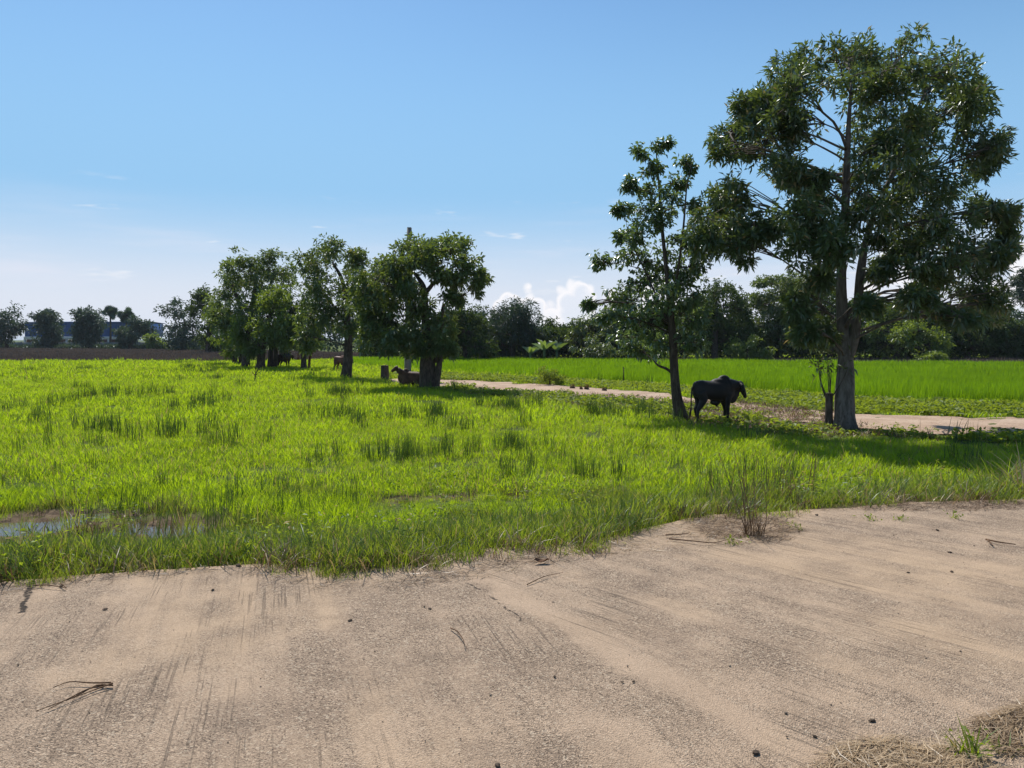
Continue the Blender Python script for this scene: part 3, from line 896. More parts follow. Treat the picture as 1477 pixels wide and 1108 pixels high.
# right-hand wood edge behind the rice
G_W = 'trees along the wood edge behind the rice'
WY = 77.0
wood = [
    ('wood_edge_tree', 'dark bushy tree just behind the forked tree', 76, 672, [(668, 455, 22, 16), (680, 478, 26, 22), (655, 485, 22, 20), (690, 498, 22, 16), (650, 462, 14, 16)], 8, 'leaf_far'),
    ('spiky_tree', 'grey-green feathery tree with ragged top beside the banana plants', 80, 738, [(740, 446, 26, 13), (725, 462, 24, 18), (758, 462, 24, 16), (735, 484, 34, 22), (768, 478, 18, 18), (722, 497, 26, 14)], 9, 'leaf_blue'),
    ('wood_edge_tree', 'low round dark tree under the cumulus gap', 84, 800, [(792, 476, 16, 14), (815, 482, 18, 12), (800, 494, 26, 14)], 7, 'leaf_far'),
    ('wood_edge_tree', 'mid green spreading tree to one side of the cumulus gap', 80, 855, [(845, 474, 22, 14), (868, 466, 24, 18), (850, 492, 34, 16), (885, 485, 26, 20)], 9, 'leaf_mid'),
    ('wood_edge_tree', 'dark domed tree rising behind the slender tree', 82, 905, [(905, 440, 18, 14), (900, 460, 28, 20), (925, 470, 26, 24), (905, 495, 34, 16)], 9, 'leaf_far'),
    ('wood_edge_tree', 'large rounded black-green tree behind the black cow', 78, 1030, [(1035, 420, 26, 18), (1055, 438, 26, 22), (1015, 440, 26, 22), (1035, 462, 40, 24), (1000, 475, 24, 22), (1060, 485, 26, 20)], 11, 'leaf_far'),
    ('flat_topped_tree', 'flat-topped layered tree between the slender and the tallest tree', 82, 1118, [(1105, 406, 24, 8), (1135, 400, 22, 8), (1120, 422, 40, 10), (1095, 438, 24, 12), (1140, 446, 32, 16), (1112, 468, 38, 18), (1165, 425, 26, 14), (1160, 465, 26, 22)], 10, 'leaf_mid'),
    ('wood_edge_tree', 'dark leafy tree directly behind the forked grey trunk', 78, 1195, [(1195, 450, 26, 22), (1180, 480, 28, 20), (1225, 470, 22, 24), (1240, 490, 22, 18)], 9, 'leaf_far'),
    ('wood_edge_tree', 'domed black-green tree seen through the gap right of the forked trunk', 86, 1300, [(1298, 440, 24, 12), (1285, 456, 26, 18), (1315, 456, 26, 18), (1300, 476, 36, 18)], 10, 'leaf_far'),
    ('creeper_tree', 'lighter creeper-covered tree in front of the domed dark tree', 76, 1290, [(1265, 478, 18, 14), (1300, 476, 16, 10), (1285, 496, 30, 16), (1325, 478, 20, 20), (1345, 495, 20, 18)], 8, 'leaf_light'),
    ('wood_edge_tree', 'wide dark tree under the drooping side of the tallest tree', 80, 1395, [(1385, 470, 28, 20), (1415, 474, 26, 20), (1360, 484, 26, 20), (1405, 496, 40, 18), (1440, 482, 18, 18)], 10, 'leaf_far'),
    ('wood_edge_tree', 'low dark tree sloping down to the end of the wood', 82, 1465, [(1460, 486, 20, 14), (1480, 494, 22, 14), (1450, 502, 22, 12), (1520, 490, 30, 22)], 8, 'leaf_far'),
    ('far_branching_tree', 'paler tree peeping past the tallest tree crown', 95, 1490, [(1478, 402, 14, 9), (1472, 425, 16, 12), (1500, 430, 22, 26), (1495, 470, 20, 20)], 8, 'leaf_blue'),
]
for i, (nm, lb, Y, bx, lo, tw, mt) in enumerate(wood):
    far_tree(nm, lb, Y, bx, lo, tw, mt, 200 + i, 0.36 if nm != 'spiky_tree' else 0.42, sub=16, ros=9, per=5,
             group=G_W if nm == 'wood_edge_tree' else None, wr=0.40 if nm != 'spiky_tree' else 0.2)


def bush(name, label, px, py, w, h, mat, leaf, seed, n=5, cat='bush', group=None, Y=None):
    Y = Yg(py) if Y is None else Y
    lobes = [(px + w * x, py - h * (0.5 + y), w * 0.28, h * 0.35) for x, y in ((-.25, -.05), (.22, -.1), (0, .15), (-.05, -.15), (.33, -.2))[:n]]
    return make_tree(name, label, Y, [[(px, py, max(1.5, w * .06)), (px, py - h * .3, 2), (px, py - h * .5, 1)]], lobes, leaf=(mat, leaf, leaf * .42), sub=7, ros=7, per=5,
                     limbs=True, limb_parts=False, seed=seed, cat=cat, group=group, dbl=True, depth=0.9, sink=0.03, twig_r=0.006)


bush('edge_bush', 'rounded light green bush at the foot of the wood behind the cow', 1078, 519, 60, 36, 'leaf_light', 0.30, 301, Y=73)
bush('edge_bush', 'pale broad-leaved bush at the field end beside the brown strip', 1345, 522, 40, 15, 'leaf_light', 0.32, 302, Y=71)
bush('edge_bush', 'green bush below the spreading tree at the wood foot', 860, 519, 60, 34, 'leaf_mid', 0.30, 303, Y=73)
bush('edge_bush', 'leafy bush at the wood foot by the slender tree trunk', 935, 521, 50, 34, 'leaf_light', 0.30, 304, Y=72)
bush('track_bush', 'small yellow-green bush growing on the track verge', 793, 556, 42, 26, 'weed', 0.10, 305)

# dark undergrowth that closes the foot of the wood, reads as one mass
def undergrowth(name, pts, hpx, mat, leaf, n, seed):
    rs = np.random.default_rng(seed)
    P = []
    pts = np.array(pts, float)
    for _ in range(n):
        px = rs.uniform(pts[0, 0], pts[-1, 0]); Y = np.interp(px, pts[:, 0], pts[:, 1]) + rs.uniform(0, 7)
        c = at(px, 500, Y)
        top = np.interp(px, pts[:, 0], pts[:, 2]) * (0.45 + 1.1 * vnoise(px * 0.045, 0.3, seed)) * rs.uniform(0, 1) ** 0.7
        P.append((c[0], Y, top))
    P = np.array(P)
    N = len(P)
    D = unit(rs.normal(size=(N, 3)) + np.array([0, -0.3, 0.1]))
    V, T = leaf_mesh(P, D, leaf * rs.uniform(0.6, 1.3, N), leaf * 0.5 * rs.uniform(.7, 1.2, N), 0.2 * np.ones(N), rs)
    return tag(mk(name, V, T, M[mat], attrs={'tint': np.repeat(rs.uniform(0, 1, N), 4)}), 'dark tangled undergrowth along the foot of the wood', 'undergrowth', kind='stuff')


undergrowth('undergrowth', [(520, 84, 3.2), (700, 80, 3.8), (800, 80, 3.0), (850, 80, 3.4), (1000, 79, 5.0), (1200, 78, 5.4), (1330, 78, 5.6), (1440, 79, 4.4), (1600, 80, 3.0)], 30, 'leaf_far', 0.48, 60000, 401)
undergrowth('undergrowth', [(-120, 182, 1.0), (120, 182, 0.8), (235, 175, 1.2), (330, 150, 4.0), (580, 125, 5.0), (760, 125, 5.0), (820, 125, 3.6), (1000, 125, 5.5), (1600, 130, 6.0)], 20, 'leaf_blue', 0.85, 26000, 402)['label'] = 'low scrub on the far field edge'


def banana(px, py, h, seed, label):
    Y = 74.0
    rs = np.random.default_rng(seed)
    b = at(px, HORIZON + F_PX * CAM_Z / Y, Y); b[2] = 0
    root = empty('banana_plant', b, label, 'banana plant')
    ac = Acc(); ac.tube([b, b + [0, 0, h * .5]], [0.16, 0.1], 8)
    V, F = ac.get(); part('stem', V, F, M['leaf_light'], root, smooth=True)
    for i in range(8):
        az = rs.uniform(0, 6.28); tl = rs.uniform(0.15, 0.75)
        d = np.array([math.cos(az) * tl, math.sin(az) * tl, 1.0]); d /= np.linalg.norm(d)
        L = h * rs.uniform(0.5, 0.7)
        side = unit(np.cross(d, [0.1, -1.0, 0.2]))
        pts = [b + np.array([0, 0, h * .45]) + d * L * t + np.array([math.cos(az), math.sin(az), -0.8]) * L * 0.35 * t ** 2.4 for t in np.linspace(0, 1, 6)]
        w = np.array([0.03, 0.2, 0.27, 0.27, 0.2, 0.02]) * 0.62
        V = []
        for p, ww in zip(pts, w): V += [p - side * ww + [0, 0, .06 * ww], p, p + side * ww + [0, 0, .06 * ww]]
        Q = [(3 * k + j, 3 * k + j + 1, 3 * k + 4 + j, 3 * k + 3 + j) for k in range(5) for j in (0, 1)]
        part('leaf', np.array(V), np.array(Q), M['banana'], root, attrs={'tint': np.full(len(V), rs.uniform(0, 1))})


banana(785, 0, 2.5, 1, 'tall banana plant with bright upright leaves under the cumulus gap')
banana(803, 0, 2.4, 2, 'banana plant with bright leaves beside the low round dark tree')
banana(765, 0, 1.8, 3, 'short banana plant at the foot of the feathery tree')


# --- sugar palms behind the warehouse
def palm(px, top_py, Y, r_px, seed, label):
    rs = np.random.default_rng(seed)
    k = mpp(Y)
    b = at(px, 500, Y); b[2] = 0
    c = at(px, top_py, Y)
    root = empty('sugar_palm', b, label, 'palm')
    ac = Acc(); ac.tube([b - [0, 0, .2], (b + c) / 2 + [0.1, 0, 0], c], [0.32, 0.24, 0.2], 8)
    V, F = ac.get(); part('trunk', V, F, M['bark_dark'], root, smooth=True)
    R = r_px * k
    for i in range(34):
        d = unit(rs.normal(size=3) + np.array([0, 0, 0.35])); L = R * rs.uniform(0.3, 0.62) if i > 8 else R * 0.08
        s = unit(np.cross(d, rs.normal(size=3))); fan = []
        hub = c + d * L
        V = [c, c + s * 0.05 * R, hub]; T = [(0, 1, 2)]
        for q, a in enumerate(np.linspace(-1.9, 1.9, 11)):
            dd = d * math.cos(a) + s * math.sin(a)
            pd = -d * math.sin(a) + s * math.cos(a)
            n0 = len(V)
            rr = R * 0.5 * rs.uniform(.85, 1.1)
            V += [hub, hub + dd * rr * 0.6 + pd * rr * 0.13, hub + dd * rr, hub + dd * rr * 0.6 - pd * rr * 0.13]
            T += [(n0, n0 + 1, n0 + 2), (n0, n0 + 2, n0 + 3)]
        part('frond', np.array(V), np.array(T), M['leaf_blue'], root, attrs={'tint': np.full(len(V), rs.uniform(0, .8))})


palm(159, 451, 196, 12.5, 1, 'sugar palm with neat round fan crown rising above the blue warehouse')
palm(182, 455, 196, 13, 2, 'sugar palm partly hidden behind the lopsided far tree')


# ------------------------------------------------------------------ far warehouse and boundary wall
M['blue_sheet'] = mat_plain('blue metal sheet', (0.025, 0.085, 0.27), (0.018, 0.07, 0.22), 0.4, 0.45, spec=0.4)
M['white_paint'] = mat_plain('white painted concrete', (0.62, 0.62, 0.60), (0.5, 0.5, 0.48), 1.0, 0.7)
M['grey_wall'] = mat_plain('grey block wall', (0.27, 0.27, 0.26), (0.20, 0.20, 0.19), 0.6, 0.85)
M['dark_red'] = mat_plain('red brown brick infill', (0.16, 0.08, 0.06), (0.11, 0.06, 0.05), 1.5, 0.9)
M['roof_sheet'] = mat_plain('dull roof sheet', (0.04, 0.09, 0.22), (0.03, 0.07, 0.18), 0.6, 0.9, spec=0.1)


def warehouse():
    Y = 206.0
    xL, xR = at(36, 490, Y)[0], at(197, 490, Y)[0]
    zt, zm, zb = at(0, 465.5, Y)[2], at(0, 485.5, Y)[2], at(0, 489.5, Y)[2]
    root = empty('warehouse', ((xL + xR) / 2, Y, 0), 'long blue sheet-clad warehouse with white beam, half hidden behind far trees', 'building')
    dpt = 16
    a = Acc()
    n = 66                                                     # ribbed sheet cladding
    xs = np.linspace(xL, xR, n * 4 + 1)
    prof = np.tile([0, 0, -0.08, -0.08], n)[:len(xs) - 1]; prof = np.append(prof, 0)
    V = np.concatenate([np.stack([xs, Y + prof, np.full_like(xs, zm)], 1), np.stack([xs, Y + prof, np.full_like(xs, zt)], 1)])
    m = len(xs)
    Q = np.stack([np.arange(m - 1), np.arange(1, m), np.arange(m + 1, 2 * m), np.arange(m, 2 * m - 1)], 1)
    part('cladding', V, Q, M['blue_sheet'], root)
    a.box((xL + .02, Y + .1, zm), (xR - .02, Y + dpt, zt - 0.05)); V, F = a.get(); part('upper_wall', V, F, M['blue_sheet'], root)
    a = Acc(); V = np.array([[xL - .5, Y - .5, zt], [xR + .5, Y - .5, zt], [xR + .5, Y + dpt / 2, zt + .35], [xL - .5, Y + dpt / 2, zt + .35], [xR + .5, Y + dpt + .5, zt], [xL - .5, Y + dpt + .5, zt]])
    V2 = np.vstack([V, V + [0, 0, .12]])
    part('roof', V2, np.array([(0, 3, 2, 1), (3, 5, 4, 2), (6, 7, 8, 9), (9, 8, 10, 11), (0, 1, 7, 6), (5, 11, 10, 4), (1, 2, 8, 7), (2, 4, 10, 8), (0, 6, 9, 3), (3, 9, 11, 5)]), M['roof_sheet'], root)
    a = Acc(); a.box((xL - .1, Y - .35, zb), (xR + .1, Y + .3, zm - .003)); V, F = a.get(); part('beam', V, F, M['white_paint'], root)
    for x in np.linspace(xL, xR, 9):
        a = Acc(); a.box((x - .22, Y - .25, -0.2), (x + .22, Y + .2, zb - .003)); V, F = a.get(); part('column', V, F, M['white_paint'], root)
    xs = np.linspace(xL, xR, 9)
    for x0, x1 in zip(xs[:-1], xs[1:]):
        a = Acc(); a.box((x0 + .225, Y + .3, -0.2), (x1 - .225, Y + .45, zb - .01)); V, F = a.get(); part('infill_wall', V, F, M['dark_red'], root)


warehouse()


def boundary_wall():
    Y = 192.0
    xL, xR = at(-140, 490, Y)[0], at(232, 490, Y)[0]
    root = empty('boundary_wall', ((xL + xR) / 2, Y, 0), 'low grey block wall running along the far field edge before the warehouse', 'wall')
    xs = np.linspace(xL, xR, 25)
    for x0, x1 in zip(xs[:-1], xs[1:]):
        a = Acc(); a.box((x0 + .15, Y, -.2), (x1 - .15, Y + .15, 1.55)); V, F = a.get(); part('panel', V, F, M['grey_wall'], root)
    for x in xs:
        a = Acc(); a.box((x - .149, Y - .06, -.2), (x + .149, Y + .21, 1.72)); V, F = a.get(); part('post', V, F, M['grey_wall'], root)


boundary_wall()

# ------------------------------------------------------------------ utility pole
M['concrete_pole'] = mat_plain('weathered concrete pole', (0.20, 0.195, 0.18), (0.14, 0.135, 0.12), 3.0, 0.9, 0.3)
M['steel'] = mat_plain('galvanised steel', (0.35, 0.36, 0.37), (0.25, 0.26, 0.27), 8.0, 0.5, metal=0.7)


def pole():
    Y = Yg(545)
    k = mpp(Y)
    b = at(588, 545, Y); t = at(590.5, 329, Y); b[2] = 0
    root = empty('utility_pole', b, 'plain square concrete utility pole rising behind the resting brown cow', 'pole')
    ac = Acc()
    for f0, f1 in ((0, 1),):
        n = 12
        P = [b * (1 - s) + t * s for s in np.linspace(-0.01, 1, n)]
        ac.tube(P, np.linspace(0.21, 0.135, n) * 1.0, 4, 0)
    V, F = ac.get(); sh = part('shaft', V, F, M['concrete_pole'], root)
    for z in (t[2] - .25, t[2] - .55, t[2] - 1.6):
        s = (z - b[2]) / (t[2] - b[2]); c = b * (1 - s) + t * s
        ac = Acc(); ac.tube([c + [-.22, 0, 0], c + [.22, 0, 0]], [.012, .012], 6); V, F = ac.get(); part('bolt', V, F, M['steel'], root)
    ac = Acc(); ac.box(t + [-.11, -.11, .001], t + [.11, .11, .03]); V, F = ac.get(); part('cap', V, F, M['steel'], root)


pole()

# ------------------------------------------------------------------ stumps, sapling, stake
M['cut_wood'] = mat_plain('weathered cut wood', (0.30, 0.22, 0.14), (0.20, 0.14, 0.09), 14.0, 0.9, 0.3)


def stump(name, px, py, w, h, label, mat='bark_dark'):
    Y = Yg(py); k = mpp(Y)
    b = gp(px, py); b[2] = height(b[0], b[1])
    root = empty(name, b, label, 'stump')
    n = 8
    hh = h * k; r = w * k / 2
    P = [b + np.array([0, 0, -0.08 + (hh + .08) * s]) for s in np.linspace(0, 1, n)]
    ac = Acc(); ac.tube(P, r * np.array([1.25, 1.1, 1.0, .97, .95, .96, .98, 0.97]), 14, 0.05, cap=False); V, F = ac.get()
    part('trunk', V, F, M[mat], root, smooth=True)
    ac = Acc(); ac.ellipsoid(b + [0, 0, hh - .012], (r * .98, r * .98, .03), 14, 3); V, F = ac.get()
    part('cut_top', V, F, M['cut_wood'], root)
    return root, b, k, r, hh


stump('tree_stump', 555, 548, 12, 21, 'short thick cut stump near the utility pole')
root, b, k, r, hh = stump('sprouting_stump', 1195, 618, 11, 50, 'thin cut stump sprouting bare shoots against the tallest tree trunk')
rs = np.random.default_rng(77)
tips = []
for q in range(7):
    a = rs.uniform(0, 6.28); s = b + np.array([math.cos(a) * r * .8, math.sin(a) * r * .8, hh - .06 - rs.uniform(0, .1)])
    e = s + np.array([math.cos(a) * .2 + rs.normal(0, .1), math.sin(a) * .2, rs.uniform(.6, 1.05)])
    ac = Acc(); ac.tube(bez(s, (s + e) / 2 + [math.cos(a) * .1, math.sin(a) * .1, 0], e, 6), np.linspace(.017, .008, 6), 5)
    V, F = ac.get(); part('shoot', V, F, M['bark_dark'], root, smooth=True)
    tips.append(e)
P = np.repeat(np.array(tips), 14, 0) + rs.normal(0, .13, (98, 3)) + [0, 0, .1]
V, T = leaf_mesh(P, unit(rs.normal(size=(98, 3)) + [0, 0, -.3]), rs.uniform(.12, .24, 98), rs.uniform(.04, .065, 98), np.full(98, .2), rs)
part('foliage', V, T, M['leaf_big'], root, attrs={'tint': np.repeat(rs.uniform(0, 1, 98), 4)})['kind'] = 'stuff'

# bare sapling in the grass
b = gp(367, 551); b[2] = height(b[0], b[1]); root = empty('bare_sapling', b, 'small bare forked sapling standing in the grass before the grove', 'sapling')
ac = Acc(); k = mpp(b[1])
ac.tube([b - [0, 0, .05], b + [0.05, 0, .35], b + [.22, 0, .75], b + [.3, 0.05, 1.05]], [.035, .03, .022, .012], 6); V, F = ac.get(); part('stem', V, F, M['bark_dark'], root)
for e in ([-.12, .05, .62], [.42, 0, .7], [.05, .1, .95]):
    ac = Acc(); ac.tube([b + [.05, 0, .35], b + np.array(e) * .8, b + np.array(e)], [.02, .014, .008], 5); V, F = ac.get(); part('twig', V, F, M['bark_dark'], root)
# thin stakes in the rice
for px, py, h, lb in ((899, 553, 24, 'thin dark stake standing in the rice beyond the slender tree'), (430, 521, 11, 'short reddish post among the grove trunks')):
    b = gp(px, py); root = empty('field_stake', b, lb, 'stake'); k = mpp(b[1])
    ac = Acc(); ac.tube([b - [0, 0, .1], b + [0.02, 0, h * k * .6], b + [.0, 0, h * k]], [.03, .026, .02] if px > 500 else [.12, .11, .1], 6, .05); V, F = ac.get(); part('shaft', V, F, M['bark_red'] if px < 500 else M['bark_dark'], root)
    ac = Acc(); ac.tube([b + [0.0, 0, h * k * .8], b + [0.09, 0.02, h * k * .95]], [.014, .008], 5); V, F = ac.get(); part('side_twig', V, F, M['bark_dark'], root)


# ------------------------------------------------------------------ cows
def mat_hide(name, a, b, belly=None):
    m, t = new_mat(name)
    p = t.n('ShaderNodeTexCoord').outputs['Object']
    n1 = t.noise(p, 3.0, 4.0)
    col = t.mix(t.ramp(n1, 0.35, 0.65), a, b)
    hair = t.noise(t.scale(p, (60, 60, 20)), 1.0, 3.0)
    col = t.mix(t.math('MULTIPLY', t.ramp(hair, .4, .7), .4), col, tuple(.6 * v for v in a))
    bp = t.n('ShaderNodeBump', None, Strength=0.3, Distance=0.01, Height=hair)
    s = t.n('ShaderNodeBsdfPrincipled', None, Base_Color=col, Roughness=0.62, Normal=bp.outputs[0])
    s.inputs['Specular IOR Level'].default_value = 0.3
    t.n('ShaderNodeOutputMaterial', None, Surface=s.outputs[0])
    return m


M['hide_black'] = mat_hide('black hide', (0.010, 0.010, 0.011), (0.018, 0.016, 0.016))
M['hide_brown'] = mat_hide('reddish brown hide', (0.20, 0.095, 0.06), (0.11, 0.045, 0.028))
M['hide_rest'] = mat_hide('dull brown hide', (0.12, 0.065, 0.045), (0.05, 0.026, 0.018))
M['hide_dark'] = mat_hide('dark brown hide', (0.05, 0.026, 0.018), (0.03, 0.017, 0.012))
M['horn'] = mat_plain('hoof and horn', (0.05, 0.045, 0.04), (0.03, 0.028, 0.025), 20, 0.5)


def remeshed(ac, voxel, smooth_it=6):
    V, F = ac.get()
    ob = mk('tmp', V, F)
    md = ob.modifiers.new('r', 'REMESH'); md.mode = 'VOXEL'; md.voxel_size = voxel; md.use_smooth_shade = True
    ms = ob.modifiers.new('s', 'SMOOTH'); ms.iterations = smooth_it; ms.factor = 0.5
    dg = bpy.context.evaluated_depsgraph_get()
    me = bpy.data.meshes.new_from_object(ob.evaluated_get(dg))
    bpy.data.objects.remove(ob)
    return me


def limb(ac, pts, rad, seg=10):
    P = np.array(pts, float); r = np.array(rad, float)
    t = np.linspace(0, 1, len(P)); tt = np.linspace(0, 1, len(P) * 4 - 3)
    ac.tube(np.stack([np.interp(tt, t, P[:, j]) for j in range(3)], 1), np.interp(tt, t, r), seg, 0)


def torso(ac, secs, nu=20):
    V = []
    a = np.linspace(0, 2 * math.pi, nu, endpoint=False)
    for x, z, ry, rz in secs:
        cz = np.sin(a); V.append(np.stack([np.full(nu, x), np.sign(np.cos(a)) * np.abs(np.cos(a)) ** .85 * ry, z + np.sign(cz) * np.abs(cz) ** .9 * rz], 1))
    n = len(secs)
    Q = [(i * nu + k, i * nu + (k + 1) % nu, (i + 1) * nu + (k + 1) % nu, (i + 1) * nu + k) for i in range(n - 1) for k in range(nu)]
    V = np.concatenate(V + [np.array([[secs[0][0], 0, secs[0][1]], [secs[-1][0], 0, secs[-1][1]]])])
    T = [(n * nu, (k + 1) % nu, k) for k in range(nu)] + [(n * nu + 1, (n - 1) * nu + k, (n - 1) * nu + (k + 1) % nu) for k in range(nu)]
    ac.add(V, Q, T)


def standing_cow(hide):
    ac = Acc()
    torso(ac, [(-.80, 1.00, .07, .12), (-.74, 1.00, .18, .21), (-.55, .985, .255, .265), (-.25, .955, .27, .27), (.05, .94, .28, .285), (.30, .95, .26, .31), (.48, .96, .21, .29), (.62, .98, .13, .2)])
    ac.ellipsoid((.20, 0, 1.17), (.42, .17, .14)); ac.ellipsoid((.28, 0, 1.25), (.22, .11, .14))
    ac.ellipsoid((-.62, 0, 1.10), (.2, .2, .12))
    limb(ac, [(.42, 0, 1.08), (.62, 0, 1.09), (.80, 0, 1.09)], [.24, .175, .13])
    ac.ellipsoid((.60, 0, .80), (.20, .055, .24))                       # dewlap
    ac.ellipsoid((.76, 0, .88), (.10, .045, .17))
    limb(ac, [(.80, 0, 1.17), (.88, 0, 1.10), (.97, 0, .95), (1.05, 0, .80), (1.07, 0, .745)], [.085, .118, .095, .066, .058])
    ac.ellipsoid((1.065, 0, .76), (.06, .07, .055))
    for s in (-1, 1):
        limb(ac, [(.82, s * .08, 1.16), (.83, s * .19, 1.09), (.86, s * .235, .95), (.89, s * .22, .82)], [.03, .055, .06, .016])
        ac.ellipsoid((.92, s * .085, 1.06), (.035, .03, .03))           # brow
        q = .03 * s
        limb(ac, [(-.60, s * .13, .92), (-.53, s * .155, .70), (-.60 + q, s * .15, .52), (-.69 + q, s * .145, .41), (-.66 + q * 2, s * .145, .20), (-.65 + q * 2, s * .145, .07), (-.62 + q * 2, s * .145, .0)],
             [.18, .135, .085, .058, .042, .05, .06])
        limb(ac, [(.36, s * .12, .86), (.34, s * .145, .66), (.37 + q, s * .14, .50), (.39 + q, s * .135, .36), (.385 + q, s * .135, .18), (.39 + q, s * .135, .07), (.42 + q, s * .135, .0)],
             [.16, .11, .078, .060, .042, .048, .06])
    ac.ellipsoid((-.02, 0, .60), (.2, .06, .08))
    limb(ac, [(-.02, 0, .60), (.03, 0, .52), (.05, 0, .47)], [.075, .045, .02])
    me = remeshed(ac, 0.021, 5)
    # tail as its own part
    ta = Acc(); limb(ta, [(-.77, 0, 1.10), (-.86, 0, 1.0), (-.88, .01, .75), (-.87, .02, .45), (-.9, .03, .30), (-.91, .03, .17)], [.045, .032, .022, .018, .042, .012], 8)
    return me, ta.get()


def put_cow(label, me, extra, px, py, yaw, scale, hide, group=None, stretch=1.0):
    me = me.copy(); me.materials.clear(); me.materials.append(hide)
    b = gp(px, py); b[2] = height(b[0], b[1]) - 0.01
    root = empty('cow', b, label, 'cow', group)
    root.rotation_euler = (0, 0, yaw); root.scale = (scale * stretch, scale, scale)
    bo = bpy.data.objects.new('body', me); COL.objects.link(bo); bo.parent = root
    for nm, (V, F), mt in extra:
        o = mk(nm, V, F, mt or hide, bo if nm == 'eye' else root, smooth=True)
    return root


me_s, tail = standing_cow(None)
hoof = []
for cx, cy in ((-.60, -.145), (-.57, .145), (.40, -.135), (.44, .135)):
    h = Acc(); h.tube([(cx - .01, cy, -.01), (cx, cy, .055)], [.07, .06], 10); hoof.append(('hoof', h.get(), M['horn']))
eyes = []
for s in (-1, 1):
    h = Acc(); h.ellipsoid((.955, s * .092, 1.02), (.018, .014, .018), 8, 5); eyes.append(('eye', h.get(), M['horn']))
put_cow('black humped cow standing in shade with lowered head beside the slender tree', me_s, [('tail', tail, None)] + hoof + eyes, 1032, 609, R_(12), 0.93, M['hide_black'], stretch=0.86)
put_cow('dark cow standing under the far grove trees near the twin trunks', me_s, [('tail', tail, None)] + hoof, 411, 531, R_(68), 0.9, M['hide_dark'])
put_cow('brown cow half hidden behind the straight trunk of the arched tree', me_s, [('tail', tail, None)] + hoof, 494, 536, R_(-28), 0.86, M['hide_brown'])


def resting_cow():
    ac = Acc()
    torso(ac, [(-.80, .42, .08, .12), (-.70, .42, .24, .26), (-.45, .42, .33, .34), (-.1, .42, .35, .36), (.2, .44, .31, .36), (.42, .48, .24, .32), (.56, .52, .14, .22)])
    ac.ellipsoid((.25, 0, .80), (.19, .10, .14))
    limb(ac, [(.36, 0, .60), (.56, 0, .76), (.72, 0, .90)], [.24, .17, .13])
    ac.ellipsoid((.58, 0, .46), (.15, .05, .22))
    limb(ac, [(.70, 0, 1.0), (.80, 0, .97), (.95, 0, .88), (1.08, 0, .79)], [.085, .118, .09, .062])
    for s in (-1, 1):
        limb(ac, [(.71, s * .08, .98), (.69, s * .18, .92), (.69, s * .22, .78), (.70, s * .2, .70)], [.03, .05, .052, .015])
        limb(ac, [(.36, s * .2, .3), (.62, s * .22, .10), (.40, s * .26, .05)], [.13, .07, .05])
        limb(ac, [(-.55, s * .25, .32), (-.18, s * .36, .2), (-.42, s * .42, .06), (-.18, s * .44, .045)], [.2, .11, .06, .045])
    me = remeshed(ac, 0.022, 5)
    ta = Acc(); limb(ta, [(-.78, 0, .5), (-.9, .05, .3), (-.92, .15, .06), (-.8, .3, .04)], [.045, .03, .022, .03], 8)
    return me, ta.get()


me_r, tail_r = resting_cow()
b_eyes = []
for s in (-1, 1):
    h = Acc(); h.ellipsoid((.87, s * .09, .95), (.018, .014, .018), 8, 5); b_eyes.append(('eye', h.get(), M['horn']))
put_cow('reddish brown cow lying down against the stout forked tree', me_r, [('tail', tail_r, None)] + b_eyes, 592, 557.5, R_(180 + 22), 0.93, M['hide_rest'], stretch=0.9)


# ------------------------------------------------------------------ grass and other ground cover (stuff)
def tuft_mesh(name, n, rad, h, w, lean, bend, mat, seed, upright=0.0, segs=3):
    rs = np.random.default_rng(seed)
    V, Q, T, tint = [], [], [], []
    o = 0
    for i in range(n):
        rr = rad * math.sqrt(rs.uniform()); a = rs.uniform(0, 6.28)
        b = np.array([rr * math.cos(a), rr * math.sin(a), -0.02])
        H = h * rs.uniform(0.5, 1.15)
        la = rs.uniform(0, 6.28); ld = np.array([math.cos(la), math.sin(la), 0])
        le = lean * rs.uniform(0.1, 1.0); be = bend * rs.uniform(0.2, 1.2)
        side = np.array([-math.sin(la + rs.normal(0, .6)), math.cos(la), 0]); side /= np.linalg.norm(side)
        ww = w * rs.uniform(0.7, 1.25)
        ts = np.linspace(0, 1, segs + 1)
        ctr = [b + ld * H * (le * t + be * t * t) + np.array([0, 0, H * (t - 0.35 * be * t * t * t)]) for t in ts]
        tn = rs.uniform(0, 1)
        for k in range(segs):
            wk = ww * (0.75, 1.0, 0.7, 0.4)[k] * 0.5
            V += [ctr[k] - side * wk, ctr[k] + side * wk]; tint += [tn, tn]
        V.append(ctr[-1]); tint.append(tn)
        for k in range(segs - 1):
            Q.append((o + 2 * k, o + 2 * k + 1, o + 2 * k + 3, o + 2 * k + 2))
        T.append((o + 2 * segs - 2, o + 2 * segs - 1, o + 2 * segs))
        o += 2 * segs + 1
    ob = mk(name, np.array(V), [np.array(Q), np.array(T)] if Q else np.array(T), M[mat], attrs={'tint': tint})
    COL.objects.unlink(ob)
    return ob


def herb_mesh(name, n, rad, leaf, mat, seed, h=0.12):
    rs = np.random.default_rng(seed)
    P = np.stack([rs.normal(0, rad * .6, n), rs.normal(0, rad * .6, n), rs.uniform(0.0, h, n)], 1)
    D = unit(np.stack([rs.normal(size=n), rs.normal(size=n), rs.uniform(0, .9, n)], 1))
    V, T = leaf_mesh(P, D, leaf * rs.uniform(.6, 1.2, n), leaf * .5 * rs.uniform(.7, 1.2, n), np.full(n, .15), rs)
    ob = mk(name, V, T, M[mat], attrs={'tint': np.repeat(rs.uniform(0, 1, n), 4)})
    COL.objects.unlink(ob)
    return ob


